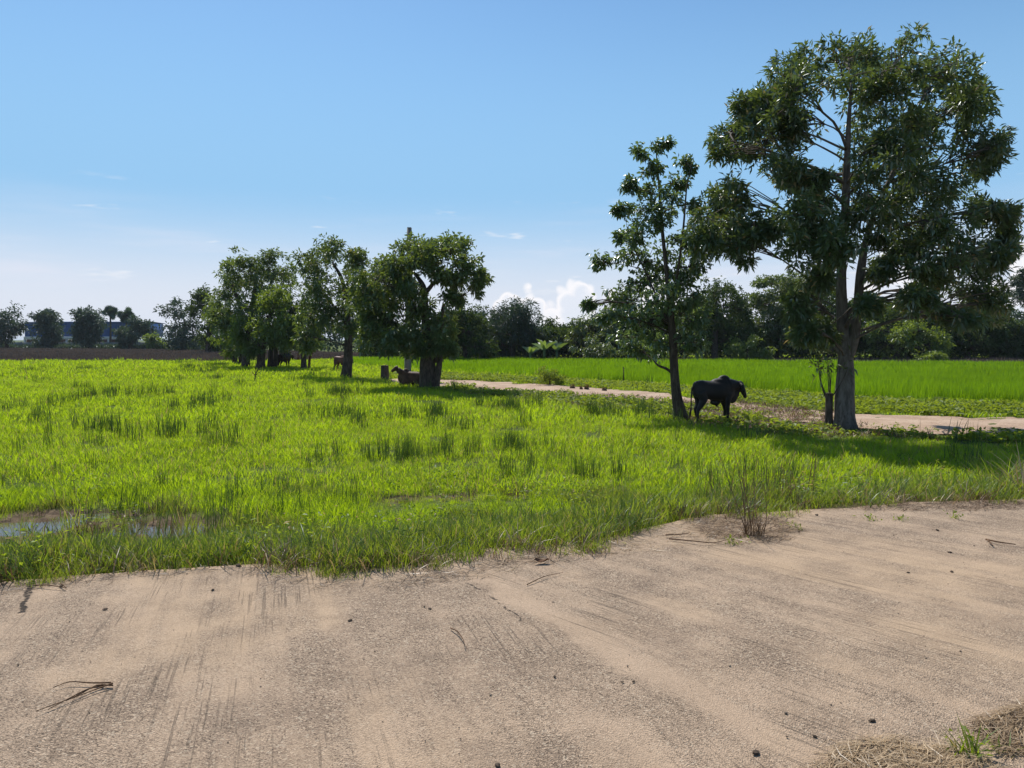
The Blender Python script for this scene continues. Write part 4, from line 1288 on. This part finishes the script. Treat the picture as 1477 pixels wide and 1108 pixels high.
def scatter(name, label, srcs, P, scl, lean=0.12, cat='grass', seed=0):
    """one object whose geometry nodes place the small source meshes on its points"""
    rs = np.random.default_rng(seed + 1000)
    n = len(P)
    me = bpy.data.meshes.new(name)
    me.vertices.add(n); me.vertices.foreach_set('co', np.asarray(P, np.float32).ravel())
    a = me.attributes.new('scl', 'FLOAT', 'POINT'); a.data.foreach_set('value', np.asarray(scl, np.float32))
    a = me.attributes.new('rot', 'FLOAT_VECTOR', 'POINT')
    rot = np.stack([rs.normal(0, lean, n), rs.normal(0, lean, n), rs.uniform(0, 6.28, n)], 1)
    a.data.foreach_set('vector', rot.astype(np.float32).ravel())
    a = me.attributes.new('idx', 'INT', 'POINT'); a.data.foreach_set('value', rs.integers(0, len(srcs), n).astype(np.int32))
    me.update()
    ob = bpy.data.objects.new(name, me); COL.objects.link(ob)
    tag(ob, label, cat, kind='stuff')
    g = bpy.data.node_groups.new(name + '_nodes', 'GeometryNodeTree')
    g.interface.new_socket('Geometry', in_out='INPUT', socket_type='NodeSocketGeometry')
    g.interface.new_socket('Geometry', in_out='OUTPUT', socket_type='NodeSocketGeometry')
    N = g.nodes.new; Lk = g.links.new
    gi, go = N('NodeGroupInput'), N('NodeGroupOutput')
    jn = N('GeometryNodeJoinGeometry')
    for s in srcs:
        oi = N('GeometryNodeObjectInfo'); oi.inputs['Object'].default_value = s; oi.inputs['As Instance'].default_value = False
        gt = N('GeometryNodeGeometryToInstance'); Lk(oi.outputs['Geometry'], gt.inputs[0]); Lk(gt.outputs[0], jn.inputs[0])
    io = N('GeometryNodeInstanceOnPoints'); io.inputs['Pick Instance'].default_value = True

    def attr(nm, typ):
        nd = N('GeometryNodeInputNamedAttribute'); nd.data_type = typ; nd.inputs['Name'].default_value = nm
        return nd.outputs['Attribute']
    Lk(gi.outputs[0], io.inputs['Points']); Lk(jn.outputs[0], io.inputs['Instance'])
    Lk(attr('idx', 'INT'), io.inputs['Instance Index'])
    er = N('FunctionNodeEulerToRotation'); Lk(attr('rot', 'FLOAT_VECTOR'), er.inputs[0]); Lk(er.outputs[0], io.inputs['Rotation'])
    Lk(attr('scl', 'FLOAT'), io.inputs['Scale'])
    Lk(io.outputs[0], go.inputs[0])
    md = ob.modifiers.new('scatter', 'NODES'); md.node_group = g
    return ob


def wedge(D0, D1, dens, seed, side=0.80, x_extra=1.5):
    """even random ground points between depths D0 and D1 over the visible wedge and a margin"""
    rs = np.random.default_rng(seed)
    wmax = side * D1 + x_extra
    n = int(dens * (D1 - D0) * 2 * wmax)
    x = rs.uniform(-wmax, wmax, n); y = rs.uniform(D0, D1, n)
    k = np.abs(x) < side * y + x_extra
    return x[k], y[k], rs


def pts(x, y): return np.stack([x, y, np.where(y < yedge(x) + .02, ROAD_Z, height(x, y))], 1)


def base_ok(x, y): return (y > yenc(x) - 0.06 + 0.55 * (fbm(x * 2.6, y * 0.5, 63, 4) - 0.52)) & ~track_mask(x, y) & ~inside(RICE, x, y) & ~inside(BROWN_L, x, y)


STRIP = gpoly([(560, 538), (640, 540), (900, 554), (1280, 579), (1477, 586), (2000, 600), (1950, 613), (1477, 603), (1230, 597), (1080, 584), (985, 570), (860, 559), (640, 548), (560, 545)])
VERGE = gpoly([(600, 548), (760, 562), (1000, 578), (1230, 616), (1477, 628), (1950, 655), (1950, 672), (1477, 645), (1230, 634), (1100, 632), (985, 606), (880, 592), (760, 580), (600, 562)])


def tall_map(x, y):
    """where the darker sedge stands: real patches in the field plus scattered drifts"""
    f = sstep(0.60, 0.74, fbm(x * 0.7, y * 0.3 + 8, 83, 3)) * 0.12
    for px, py, rx, ry in ((180, 573, 34, 7), (250, 630, 50, 12), (75, 585, 14, 6), (30, 612, 20, 8), (540, 605, 60, 9), (575, 660, 75, 12), (690, 650, 45, 9), (737, 648, 38, 6),
                           (450, 670, 26, 18), (340, 640, 40, 8), (745, 585, 45, 10), (160, 625, 40, 10), (480, 572, 30, 6), (640, 600, 30, 6), (900, 600, 60, 10), (1060, 690, 50, 8), (860, 690, 40, 8)):
        c = gp(px, py); sx = rx * mpp(c[1]); sy = abs(gp(px, py - ry)[1] - gp(px, py + ry)[1]) / 2
        f = np.maximum(f, np.exp(-((x - c[0]) / sx) ** 2 - ((y - c[1]) / (0.6 * sy)) ** 2) * (0.25 + 1.0 * sstep(.42, .6, fbm(x * 1.3, y * .8, 85))))
    return f


def build_cover():
    # ---- sward of the near field, in rings of decreasing detail
    rings = [(4.6, 11, 120, 0.14, 36, 0.165, 0.0052), (11, 20, 50, 0.20, 34, 0.165, 0.0078), (20, 42, 15, 0.36, 44, 0.175, 0.0135), (42, 100, 3.6, 0.80, 56, 0.20, 0.027)]
    for ri, (d0, d1, dens, rad, nb, h, w) in enumerate(rings):
        x, y, rs = wedge(d0, d1, dens, 500 + ri)
        k = base_ok(x, y)
        x, y = x[k], y[k]
        wet = pud(x, y)
        churn = inside(CHURN, x, y); strip = inside(STRIP, x, y); verge = inside(VERGE, x, y)
        bare = sstep(0.56, 0.72, fbm(x * 1.1, y * 0.8, 91)) + 1.1 * sstep(.44, .58, fbm(x * .8, y * 1.3, 92)) * sstep(6.2, 7.5, y) * sstep(12.5, 10.0, y)
        dq = y - yenc(x)
        keep = rs.uniform(size=len(x)) > np.clip(sstep(0.35, 0.7, wet) * 0.97 + 0.93 * churn + 0.6 * np.clip(bare, 0, 1) + 0.25 * strip + 0.35 * verge + 0.3 * (dq < 0.25), 0, 0.98)
        x, y = x[keep], y[keep]
        dq = y - yenc(x)
        s = (0.45 + 1.1 * fbm(x * 0.6, y * 0.45, 95)) * rs.uniform(0.75, 1.25, len(x))
        s *= 1 + 0.45 * sstep(.05, .4, dq) * sstep(2.6, 1.2, dq) * (0.3 + 1.2 * sstep(.35, .7, fbm(x * 1.6, y * 1.6, 99)))
        s *= np.where(inside(STRIP, x, y), 0.55, 1) * np.where(inside(VERGE, x, y), 0.3, 1) * (0.62 + 0.38 * sstep(0.05, 0.6, dq)) * (1 - 0.6 * sstep(.1, .5, np.maximum(pud(x, y), np.maximum(pud(x, y + .45), pud(x, y + .9) * .8))))
        bank = dq < 1.7 + 1.2 * (fbm(x, y, 97) - .5) + 3.4 * sstep(.45, .6, fbm(x * .6, y * 1.1, 98)) * sstep(3.5, 0.5, x)
        for msk, mat, lab in ((~bank, 'grass', 'bright yellow-green sward of the wet field'), (bank, 'grass_bank', 'coarse green grass on the bank above the road edge')):
            if msk.sum() < 5: continue
            src = [tuft_mesh('tuft', nb, rad, h, w, 0.35, 0.55, mat, 600 + ri * 10 + q) for q in range(4)]
            scatter('field_grass' if mat == 'grass' else 'bank_grass', lab, src, pts(x[msk], y[msk]), s[msk], seed=ri)
    # ---- darker upright sedge drifts
    for ri, (d0, d1, dens, rad, nb, h, w) in enumerate([(6.5, 16, 34, 0.10, 16, 0.46, 0.008), (16, 40, 12, 0.17, 18, 0.52, 0.014), (40, 85, 3.0, 0.5, 26, 0.5, 0.03)]):
        x, y, rs = wedge(d0, d1, dens, 520 + ri)
        k = base_ok(x, y) & ~inside(CHURN, x, y) & ~inside(STRIP, x, y)
        x, y = x[k], y[k]
        k = (rs.uniform(size=len(x)) < tall_map(x, y)) & (y - yedge(x) > 0.9)
        x, y = x[k], y[k]
        src = [tuft_mesh('sedge', nb, rad, h, w, 0.14, 0.16, 'grass_tall', 640 + ri * 10 + q) for q in range(4)]
        scatter('sedge', 'darker upright sedge standing in drifts in the field', src, pts(x, y), rs.uniform(0.6, 1.25, len(x)), 0.06, seed=20 + ri)
    # reeds round the water
    x, y, rs = wedge(6.5, 12.5, 34, 540)
    wet = pud(x, y)
    k = (wet > 0.12) & (rs.uniform(size=len(x)) < np.where(wet > .4, .17, .45)) & (y > yedge(x) + 1.2)
    src = [tuft_mesh('reed', 14, 0.12, 0.30, 0.007, 0.25, 0.35, 'grass_bank', 660 + q) for q in range(3)]
    scatter('marsh_grass', 'rank grass growing out of the muddy puddle', src, pts(x[k], y[k]), rs.uniform(.6, 1.3, k.sum()), seed=31)
    src = [tuft_mesh('dead', 16, 0.13, 0.25, 0.007, 0.5, 0.7, 'dead', 670 + q) for q in range(3)]
    x, y, rs = wedge(6.5, 12.5, 26, 541)
    k = (pud(x, y) > 0.15) & (rs.uniform(size=len(x)) < np.where(pud(x, y) > .5, .16, .4)) & (y > yedge(x) + 1.2)
    scatter('rotting_grass', 'brown rotting grass about the puddle', src, pts(x[k], y[k]), rs.uniform(.6, 1.2, k.sum()), seed=32)
    # ---- brown dead fringe where the bank meets the slab, and in the churned ground
    x, y, rs = wedge(4.6, 9.5, 90, 550)
    dq = y - yenc(x)
    k = (dq > -0.14) & (dq < 0.30 + 0.4 * fbm(x * .8, y * .1, 51)) & (rs.uniform(size=len(x)) < sstep(.35, .65, fbm(x * 1.2, y * 1.2, 53)) * sstep(-.16, .1, dq))
    src = [tuft_mesh('dead', 20, 0.12, 0.19, 0.006, 0.7, 0.8, m, 680 + q) for q, m in enumerate(('dead', 'dead', 'dry', 'grass_bank'))]
    scatter('dead_fringe', 'dead brown grass fringe along the road edge', src, pts(x[k], y[k]), rs.uniform(.5, 1.2, k.sum()), 0.2, seed=33)
    x, y, rs = wedge(15, 32, 22, 551)
    k = inside(CHURN, x, y) | (inside(VERGE, x, y) & (rs.uniform(size=len(x)) < .35))
    src = [tuft_mesh('dead', 20, 0.22, 0.16, 0.013, 0.8, 0.8, 'dead', 690 + q) for q in range(2)] + [tuft_mesh('dry', 18, 0.24, 0.10, 0.012, 0.9, 0.8, 'dry', 696), tuft_mesh('dead', 24, 0.24, 0.10, 0.013, 0.9, 0.8, 'dead', 697), herb_mesh('herb', 16, .2, .08, 'weed', 695)]
    scatter('trampled_weeds', 'trampled brown litter and weeds around the black cow', src, pts(x[k], y[k]), rs.uniform(.6, 1.3, k.sum()), 0.2, seed=34)
    # ---- low weeds between track and rice, and speckled through bank and field
    x, y, rs = wedge(15, 50, 14, 552)
    k = ((inside(STRIP, x, y) & ~inside(CHURN, x, y)) | (inside(VERGE, x, y) & (rs.uniform(size=len(x)) < .3))) & ~track_mask(x, y) & (rs.uniform(size=len(x)) < .8)
    src = [herb_mesh('herb', 34, .26, .13, 'weed', 700 + q) for q in range(3)]
    scatter('low_weeds', 'low yellow-green weeds between the track and the rice', src, pts(x[k], y[k]), rs.uniform(.6, 1.4, k.sum()), 0.1, seed=35)
    x, y, rs = wedge(5, 12, 5, 553)
    k = base_ok(x, y) & (y - yedge(x) > .15) & (rs.uniform(size=len(x)) < sstep(.45, .7, fbm(x * .9, y * .9, 57)))
    src = [herb_mesh('herb', 40, .14, .045, 'grass_bank', 705 + q, .26) for q in range(3)]
    scatter('bank_weeds', 'leafy weeds mixed into the bank grass', src, pts(x[k], y[k]), rs.uniform(.6, 1.4, k.sum()), 0.1, seed=36)
    # ---- rank darker grass hugging the verge
    x, y, rs = wedge(4.8, 9.5, 26, 556)
    dq = y - yenc(x)
    k = (dq > 0.02) & (dq < 1.1) & (rs.uniform(size=len(x)) < .25 + .75 * sstep(.4, .6, fbm(x * 1.1, y * 1.1, 69)))
    src = [tuft_mesh('rank', 20, 0.11, 0.27, 0.007, 0.45, 0.6, 'grass_dark', 716 + q) for q in range(4)]
    scatter('verge_grass', 'rank dark green grass hugging the road verge', src, pts(x[k], y[k]), rs.uniform(.6, 1.25, k.sum()), 0.15, seed=37)
    # ---- rice
    for ri, (d0, d1, dens, rad, nb, h, w) in enumerate([(17, 45, 15, 0.24, 30, 0.50, 0.012), (45, 84, 3.6, 0.6, 46, 0.52, 0.030)]):
        x, y, rs = wedge(d0, d1, dens, 560 + ri)
        k = inside(RICE, x, y + 2.2 * (fbm(x * .5, y * .5, 65, 3) - .5)) & ~track_mask(x, y) & (rs.uniform(size=len(x)) > .8 * sstep(.62, .75, fbm(x * .4, y * .25, 67)))
        x, y = x[k], y[k]
        src = [tuft_mesh('rice', nb, rad, h, w, 0.16, 0.22, 'rice', 710 + ri * 10 + q) for q in range(4)]
        s = (0.78 + 0.4 * fbm(x * .35, y * .2, 59)) * rs.uniform(.85, 1.15, len(x))
        scatter('rice_crop', 'bright green young rice filling the paddy beyond the track', src, pts(x, y), s, 0.05, 'rice', seed=40 + ri)
    # ---- reddish fallow stubble
    x, y, rs = wedge(55, 190, 1.1, 570, 0.85)
    k = inside(BROWN_L, x, y)
    src = [tuft_mesh('stubble', 50, 1.1, 0.42, 0.05, 0.4, 0.4, 'stubble', 730 + q) for q in range(3)]
    scatter('fallow_stubble', 'reddish brown fallow stubble beyond the green fields', src, pts(x[k], y[k]), rs.uniform(.7, 1.2, k.sum()), 0.1, seed=45)
    # ---- tall arching clump where the bank meets the frame edge, half dry
    c0, c1 = gp(1390, 700, .3), gp(1560, 690, .3)
    rs = np.random.default_rng(580)
    n = 90
    t = rs.uniform(0, 1, n)
    x = c0[0] + (c1[0] - c0[0]) * t + rs.normal(0, .15, n); y = yedge(x) + 0.25 + rs.uniform(0, 1.5, n)
    src = [tuft_mesh('cane', 12, 0.12, 0.62, 0.011, 0.5, 0.8, m, 740 + q, segs=4) for q, m in enumerate(('grass_bank', 'grass_bank', 'dry'))]
    scatter('arching_grass', 'tall arching half-dry grass clump at the road bend', src, pts(x, y), rs.uniform(.6, 1.2, n), .15, seed=46)
    n = 40
    c = gp(1060, 715, .25); x = c[0] + rs.normal(0, .5, n); y = yedge(x) + rs.uniform(.4, 1.2, n)
    scatter('reddish_stalks', 'thin reddish seed stalks in the bank grass', [tuft_mesh('stalk', 5, .08, .55, .005, .2, .2, 'dead', 750 + q) for q in range(2)], pts(x, y), rs.uniform(.7, 1.3, n), .1, seed=47)


build_cover()


def seed_stalks():
    x, y, rs = wedge(6.5, 26, 2.6, 590)
    k = base_ok(x, y) & (y - yenc(x) > .5) & (rs.uniform(size=len(x)) < .25 + .75 * sstep(.5, .65, fbm(x * .5, y * .4, 591)))
    src = [tuft_mesh('stalk', 4, .12, .34, .006, .25, .25, m, 595 + q) for q, m in enumerate(('dead', 'grass_tall', 'dry', 'grass_tall'))]
    scatter('seed_stalks', 'thin dry seed stalks standing above the field grass', src, pts(x[k], y[k]), rs.uniform(.6, 1.3, k.sum()), .1, seed=48)


seed_stalks()


# ------------------------------------------------------------------ litter, straw and small things on the road
def on_road(px, py): return gp(px, py, ROAD_Z + 0.004)


def straw_heap(name, label, poly_px, n, seed, hmax=0.05, L=(0.06, 0.22), mats='dry'):
    rs = np.random.default_rng(seed)
    poly = np.array([gp(px, py, ROAD_Z)[:2] for px, py in poly_px])
    lo, hi = poly.min(0), poly.max(0)
    x = rs.uniform(lo[0], hi[0], n * 3); y = rs.uniform(lo[1], hi[1], n * 3)
    jx = (fbm(x * 5, y * 5, seed) - .5) * .3; jy = (fbm(x * 5 + 9, y * 5, seed + 1) - .5) * .3
    k = inside(poly, x + jx, y + jy); x, y = x[k][:n], y[k][:n]
    m = len(x)
    main = 0.5
    a = rs.normal(main, 0.7, m)
    ln = rs.uniform(*L, m); w = rs.uniform(.0008, .0028, m)
    z = ROAD_Z + .004 + np.abs(rs.normal(0, hmax * .4, m))
    dz = rs.normal(0, .12, m)
    d = np.stack([np.cos(a), np.sin(a), dz], 1)
    s = np.stack([-np.sin(a), np.cos(a), rs.normal(0, .3, m)], 1)
    c = np.stack([x, y, z], 1)
    mid = c + np.stack([-np.sin(a), np.cos(a), np.abs(rs.normal(0, .6, m))], 1) * (ln * rs.normal(0, .08, m))[:, None]
    P0, P2 = c - d * (ln / 2)[:, None], c + d * (ln / 2)[:, None]
    P0[:, 2] = np.maximum(P0[:, 2], ROAD_Z + .005); P2[:, 2] = np.maximum(P2[:, 2], ROAD_Z + .005)
    ws = s * w[:, None]
    V = np.stack([P0 - ws * .5, P0 + ws * .5, mid - ws, mid + ws, P2], 1).reshape(-1, 3)
    i = np.arange(m) * 5
    Q = np.stack([i, i + 1, i + 3, i + 2], 1); T = np.stack([i + 2, i + 3, i + 4], 1)
    o = mk(name, V, [Q, T], M[mats], attrs={'tint': np.repeat(rs.uniform(0, 1, m), 5)})
    return tag(o, label, 'straw', kind='stuff')


straw_heap('straw_litter', 'matted dry straw at the road corner', [(1150, 1108), (1230, 1075), (1300, 1065), (1345, 1085), (1420, 1090), (1440, 1130), (1500, 1160), (1100, 1180)], 2000, 801, .014)
straw_heap('straw_litter', 'matted reddish straw heap at the road corner', [(1395, 1040), (1477, 1020), (1560, 1010), (1560, 1090), (1440, 1080)], 1900, 802, .02, (.06, .2), 'dry')
straw_heap('straw_litter', 'dark rotted straw mixed into the corner heap', [(1400, 1045), (1477, 1028), (1560, 1020), (1560, 1085), (1440, 1076)], 900, 803, .02, (.04, .15), 'dead')
straw_heap('dry_litter', 'dry reddish grass litter around the dead weed', [(990, 752), (1060, 745), (1130, 748), (1165, 768), (1120, 780), (1050, 782), (1000, 772)], 800, 804, .03, (.05, .25), 'dead')
straw_heap('dry_litter', 'pale straw mixed into the litter around the dead weed', [(980, 755), (1060, 742), (1140, 748), (1175, 768), (1120, 785), (1050, 786), (985, 775)], 500, 814, .03, (.05, .25), 'dry')
straw_heap('dry_litter', 'thin straw strewn along the road edge', [(560, 834), (760, 802), (900, 780), (1000, 752), (1080, 745), (1060, 785), (900, 800), (760, 815), (600, 845)], 900, 805, .02, (.04, .2), 'dry')
straw_heap('dry_litter', 'brown dead grass strewn along the creeping verge', [(-60, 850), (150, 833), (360, 816), (440, 830), (520, 838), (600, 832), (720, 808), (860, 792), (900, 800), (740, 822), (600, 848), (520, 852), (420, 842), (340, 826), (150, 842), (-60, 862)], 1500, 815, .015, (.03, .14), 'dead')
straw_heap('dry_litter', 'brown litter along the bend of the road edge', [(1180, 735), (1300, 724), (1477, 720), (1600, 718), (1600, 730), (1477, 735), (1300, 738)], 1500, 806, .03, (.04, .2), 'dead')


def small_plant(name, label, px, py, n, h, w, mat, seed, lean=0.5, group=None, leaf=None, cat='weed', rad=.04):
    b = on_road(px, py)
    rs = np.random.default_rng(seed)
    root = empty(name, b, label, cat, group)
    src = tuft_mesh('blades', n, rad, h, w, lean, .4, mat, seed)
    COL.objects.link(src); src.parent = root; src['kind'] = 'stuff'
    if leaf:
        P = np.stack([rs.normal(0, .05, leaf), rs.normal(0, .05, leaf), rs.uniform(.01, h * .6, leaf)], 1)
        V, T = leaf_mesh(P, unit(rs.normal(size=(leaf, 3)) + [0, 0, .4]), rs.uniform(.02, .045, leaf), rs.uniform(.01, .02, leaf), np.full(leaf, .1), rs)
        o = mk('foliage', V, T, M['weed'], root, attrs={'tint': np.repeat(rs.uniform(0, 1, leaf), 4)}); o['kind'] = 'stuff'
    return root


dw = small_plant('dead_weed', 'dead reddish weed with tall bare stalks rising from litter on the road edge', 1085, 772, 60, .26, .005, 'dead', 811, .5, rad=.09)
rs = np.random.default_rng(812)
for q in range(9):
    b = np.array([rs.normal(0, .05), rs.normal(0, .05), 0]); e = b + [rs.normal(0, .12), rs.normal(0, .1), rs.uniform(.35, .72)]
    ac = Acc(); ac.tube(bez(b, (b + e) / 2 + [rs.normal(0, .03), 0, 0], e, 5), np.linspace(.004, .0018, 5), 4); V, F = ac.get()
    mk('stalk', V, F, M['stem'], dw)
GW = 'weeds sprouting from the slab'
for px, py, sd, lb in ((1255, 750, 1, 'yellow-green weed sprouting from the slab, nearest to the litter'), (1300, 750, 2, 'yellow-green weed sprouting from the slab between two others'),
                       (1376, 747, 3, 'faint small weed sprouting from the slab toward the arching grass'), (1150, 762, 4, 'low green weed at the edge of the dead litter'), (1058, 784, 5, 'bright little weed under the dead stalks')):
    small_plant('slab_weed', lb, px, py, 14, .07, .007, 'weed', 820 + sd, .9, GW, 16)
small_plant('green_tuft', 'fresh green tuft growing through the corner straw', 1395, 1085, 40, .13, .007, 'grass_bank', 831, .8, None, 30)
small_plant('green_tuft', 'tiny grass sprig beside the corner straw tuft', 1445, 1084, 9, .08, .006, 'grass_bank', 832, 1.0, None, None)

# clumps on the dirt track
GC = 'dark clumps on the dirt track'
for i, (px, py, w, h, lb) in enumerate(((826, 561, 8, 7, 'wider dark grass clump on the sandy track'), (838, 562, 5, 6, 'small dark clump in the middle of the close pair on the track'),
                                       (846, 562, 7, 8, 'taller dark clump of the close pair on the track'), (872, 564, 8, 6, 'lone dark clump farther along the sandy track'))):
    b = gp(px, py); b[2] = height(b[0], b[1]) + .02
    k = mpp(b[1])
    root = empty('dry_clump', b, lb, 'grass clump', GC)
    s = tuft_mesh('blades', 46, w * k * .42, h * k * 1.15, .02, .25, .3, 'dead', 840 + i); COL.objects.link(s); s.parent = root; s['kind'] = 'stuff'
    ac = Acc(); ac.ellipsoid((0, 0, 0), (w * k * .5, w * k * .5, h * k * .45), 10, 5); V, F = ac.get(); V = V + np.random.default_rng(i).normal(0, .012, V.shape)
    mk('root_ball', V, F, M['bark_dark'], root)

M['dung'] = mat_plain('dark earth clod', (0.10, 0.072, 0.05), (0.055, 0.04, 0.03), 30, .95, .5)
M['dead_leaf'] = mat_plain('curled dead leaf', (0.20, 0.10, 0.05), (0.12, 0.06, 0.03), 30, .8)


def twig(name, label, paths, r=.004, mat='stem'):
    b = on_road(*paths[0][0])
    root = empty(name, b, label, 'twig')
    for i, p in enumerate(paths):
        P = np.array([on_road(*q) for q in p]); P[:, 2] += r + np.array([0.004 + .012 * abs(math.sin(j * 1.7 + i)) for j in range(len(p))])
        t = np.linspace(0, 1, len(P)); tt = np.linspace(0, 1, 10)
        P = np.stack([np.interp(tt, t, P[:, j]) for j in range(3)], 1); P[1:-1] = (P[:-2] + 2 * P[1:-1] + P[2:]) / 4
        ac = Acc(); ac.tube(P, np.linspace(r, r * .4, 10), 5); V, F = ac.get(); part('branch', V, F, M[mat], root, smooth=True)


twig('fallen_twig', 'forked dead twig lying alone on the dusty concrete', [[(163, 991), (140, 993), (110, 1008), (52, 1032)], [(160, 990), (130, 989), (100, 988), (77, 995)], [(163, 991), (140, 998), (95, 1016)], [(150, 991), (125, 1000), (70, 1026)]], .0045)
twig('fallen_twig', 'short dark twig with clods on the slab toward the arching grass', [[(1422, 780), (1440, 786), (1465, 788)], [(1425, 783), (1432, 790)]], .008)
twig('straw_blade', 'single pale curved straw lying on the concrete', [[(650, 908), (660, 915), (669, 926), (670, 936)]], .004, 'stem')
twig('fallen_twig', 'long thin bent twig under the dead reddish weed', [[(965, 779), (1000, 784), (1030, 786), (1052, 781)], [(960, 775), (985, 773), (995, 772)]], .006)
twig('fallen_twig', 'thin twig lying along the verge near the slab crack', [[(48, 846), (70, 848), (96, 851)], [(88, 846), (96, 851)]], .005)
twig('fallen_twig', 'short twig lying below the brown curled leaf', [[(760, 845), (785, 835), (812, 828)]], .004)

# curled dead leaf
b = on_road(781, 813); ac = Acc()
u = np.linspace(-1, 1, 7); v = np.linspace(-1, 1, 5)
V = np.array([[0.055 * a + .01 * c, .03 * c * (1 - a * a * .8), .012 + .022 * a * a + .012 * c * c] for a in u for c in v])
Q = np.array([(i * 5 + j, (i + 1) * 5 + j, (i + 1) * 5 + j + 1, i * 5 + j + 1) for i in range(6) for j in range(4)])
root = empty('dead_leaf', b, 'curled brown dead leaf on the sandy road edge', 'leaf')
mk('blade', V, Q, M['dead_leaf'], root, smooth=True)
ac = Acc(); ac.tube([(.05, 0, .03), (.075, .005, .02), (.1, .0, .006)], [.0025, .002, .0018], 5); Vv, F = ac.get(); mk('stalk', Vv, F, M['dead_leaf'], root)

# dark clods that can be picked out one by one
GD = 'dark clods lying on the road'
clod_px = [(152, 879, 9), (307, 851, 8), (620, 878, 7), (612, 875, 5), (505, 895, 10), (718, 1104, 14), (800, 976, 7), (1090, 1086, 16), (1370, 797, 8), (1152, 767, 5), (1373, 825, 8), (1310, 826, 6),
           (898, 984, 6), (914, 983, 7), (1258, 1040, 12), (88, 846, 8), (344, 816, 12), (1178, 743, 7), (1352, 765, 7), (26, 959, 5), (1135, 1063, 6), (1175, 1062, 9), (740, 820, 5)]
for i, (px, py, w) in enumerate(clod_px):
    b = on_road(px, py); k = mpp(b[1]) * w * .36
    rs = np.random.default_rng(900 + i)
    ac = Acc(); ac.ellipsoid((0, 0, k * .18), (k * 1.25, k * .75, k * .34), 8, 5); V, F = ac.get(); V = V + rs.normal(0, k * .14, V.shape)
    o = mk('earth_clod', V, F, M['dung']); o.location = tuple(b); o.rotation_euler[2] = rs.uniform(0, 6)
    tag(o, 'small dark earth clod lying loose on the concrete road', 'clod', GD)
# grit too small to count
rs = np.random.default_rng(950)
n = 2600
x = rs.uniform(-5, 6.5, n); y = rs.uniform(2.4, 8, n); k = y < yedge(x) - .05; x, y = x[k], y[k]; n = len(x)
r = rs.uniform(.0012, .0045, n) * (1 + (rs.uniform(size=n) > .96) * 1.2)
oc = np.array([[1, 0, 0], [-1, 0, 0], [0, 1, 0], [0, -1, 0], [0, 0, .7], [0, 0, -.7]])
V = (oc[None] * r[:, None, None] * rs.uniform(.6, 1.3, (n, 6, 1)) + np.stack([x, y, np.full(n, ROAD_Z + .004)], 1)[:, None]).reshape(-1, 3)
f8 = np.array([(0, 2, 4), (2, 1, 4), (1, 3, 4), (3, 0, 4), (2, 0, 5), (1, 2, 5), (3, 1, 5), (0, 3, 5)])
T = (np.arange(n)[:, None, None] * 6 + f8[None]).reshape(-1, 3)
M['grit'] = mat_plain('grit', (0.10, 0.075, 0.055), (0.34, 0.27, 0.20), 40, .9)
tag(mk('grit', V, T, M['grit']), 'loose grit strewn over the concrete road', 'grit', kind='stuff')


# ------------------------------------------------------------------ humid air over the fields
ac = Acc(); ac.box((-4600, -4600, -1.5), (4600, 6000, 15.5)); V, F = ac.get()
m, t = new_mat('humid air')
pv = t.n('ShaderNodeVolumePrincipled', None, Color=(0.80, 0.90, 1.0, 1), Density=HAZE)
t.n('ShaderNodeOutputMaterial', None, Volume=pv.outputs[0])
tag(mk('haze', V, F, m), 'thin pale humid haze over the fields', 'haze', kind='stuff')
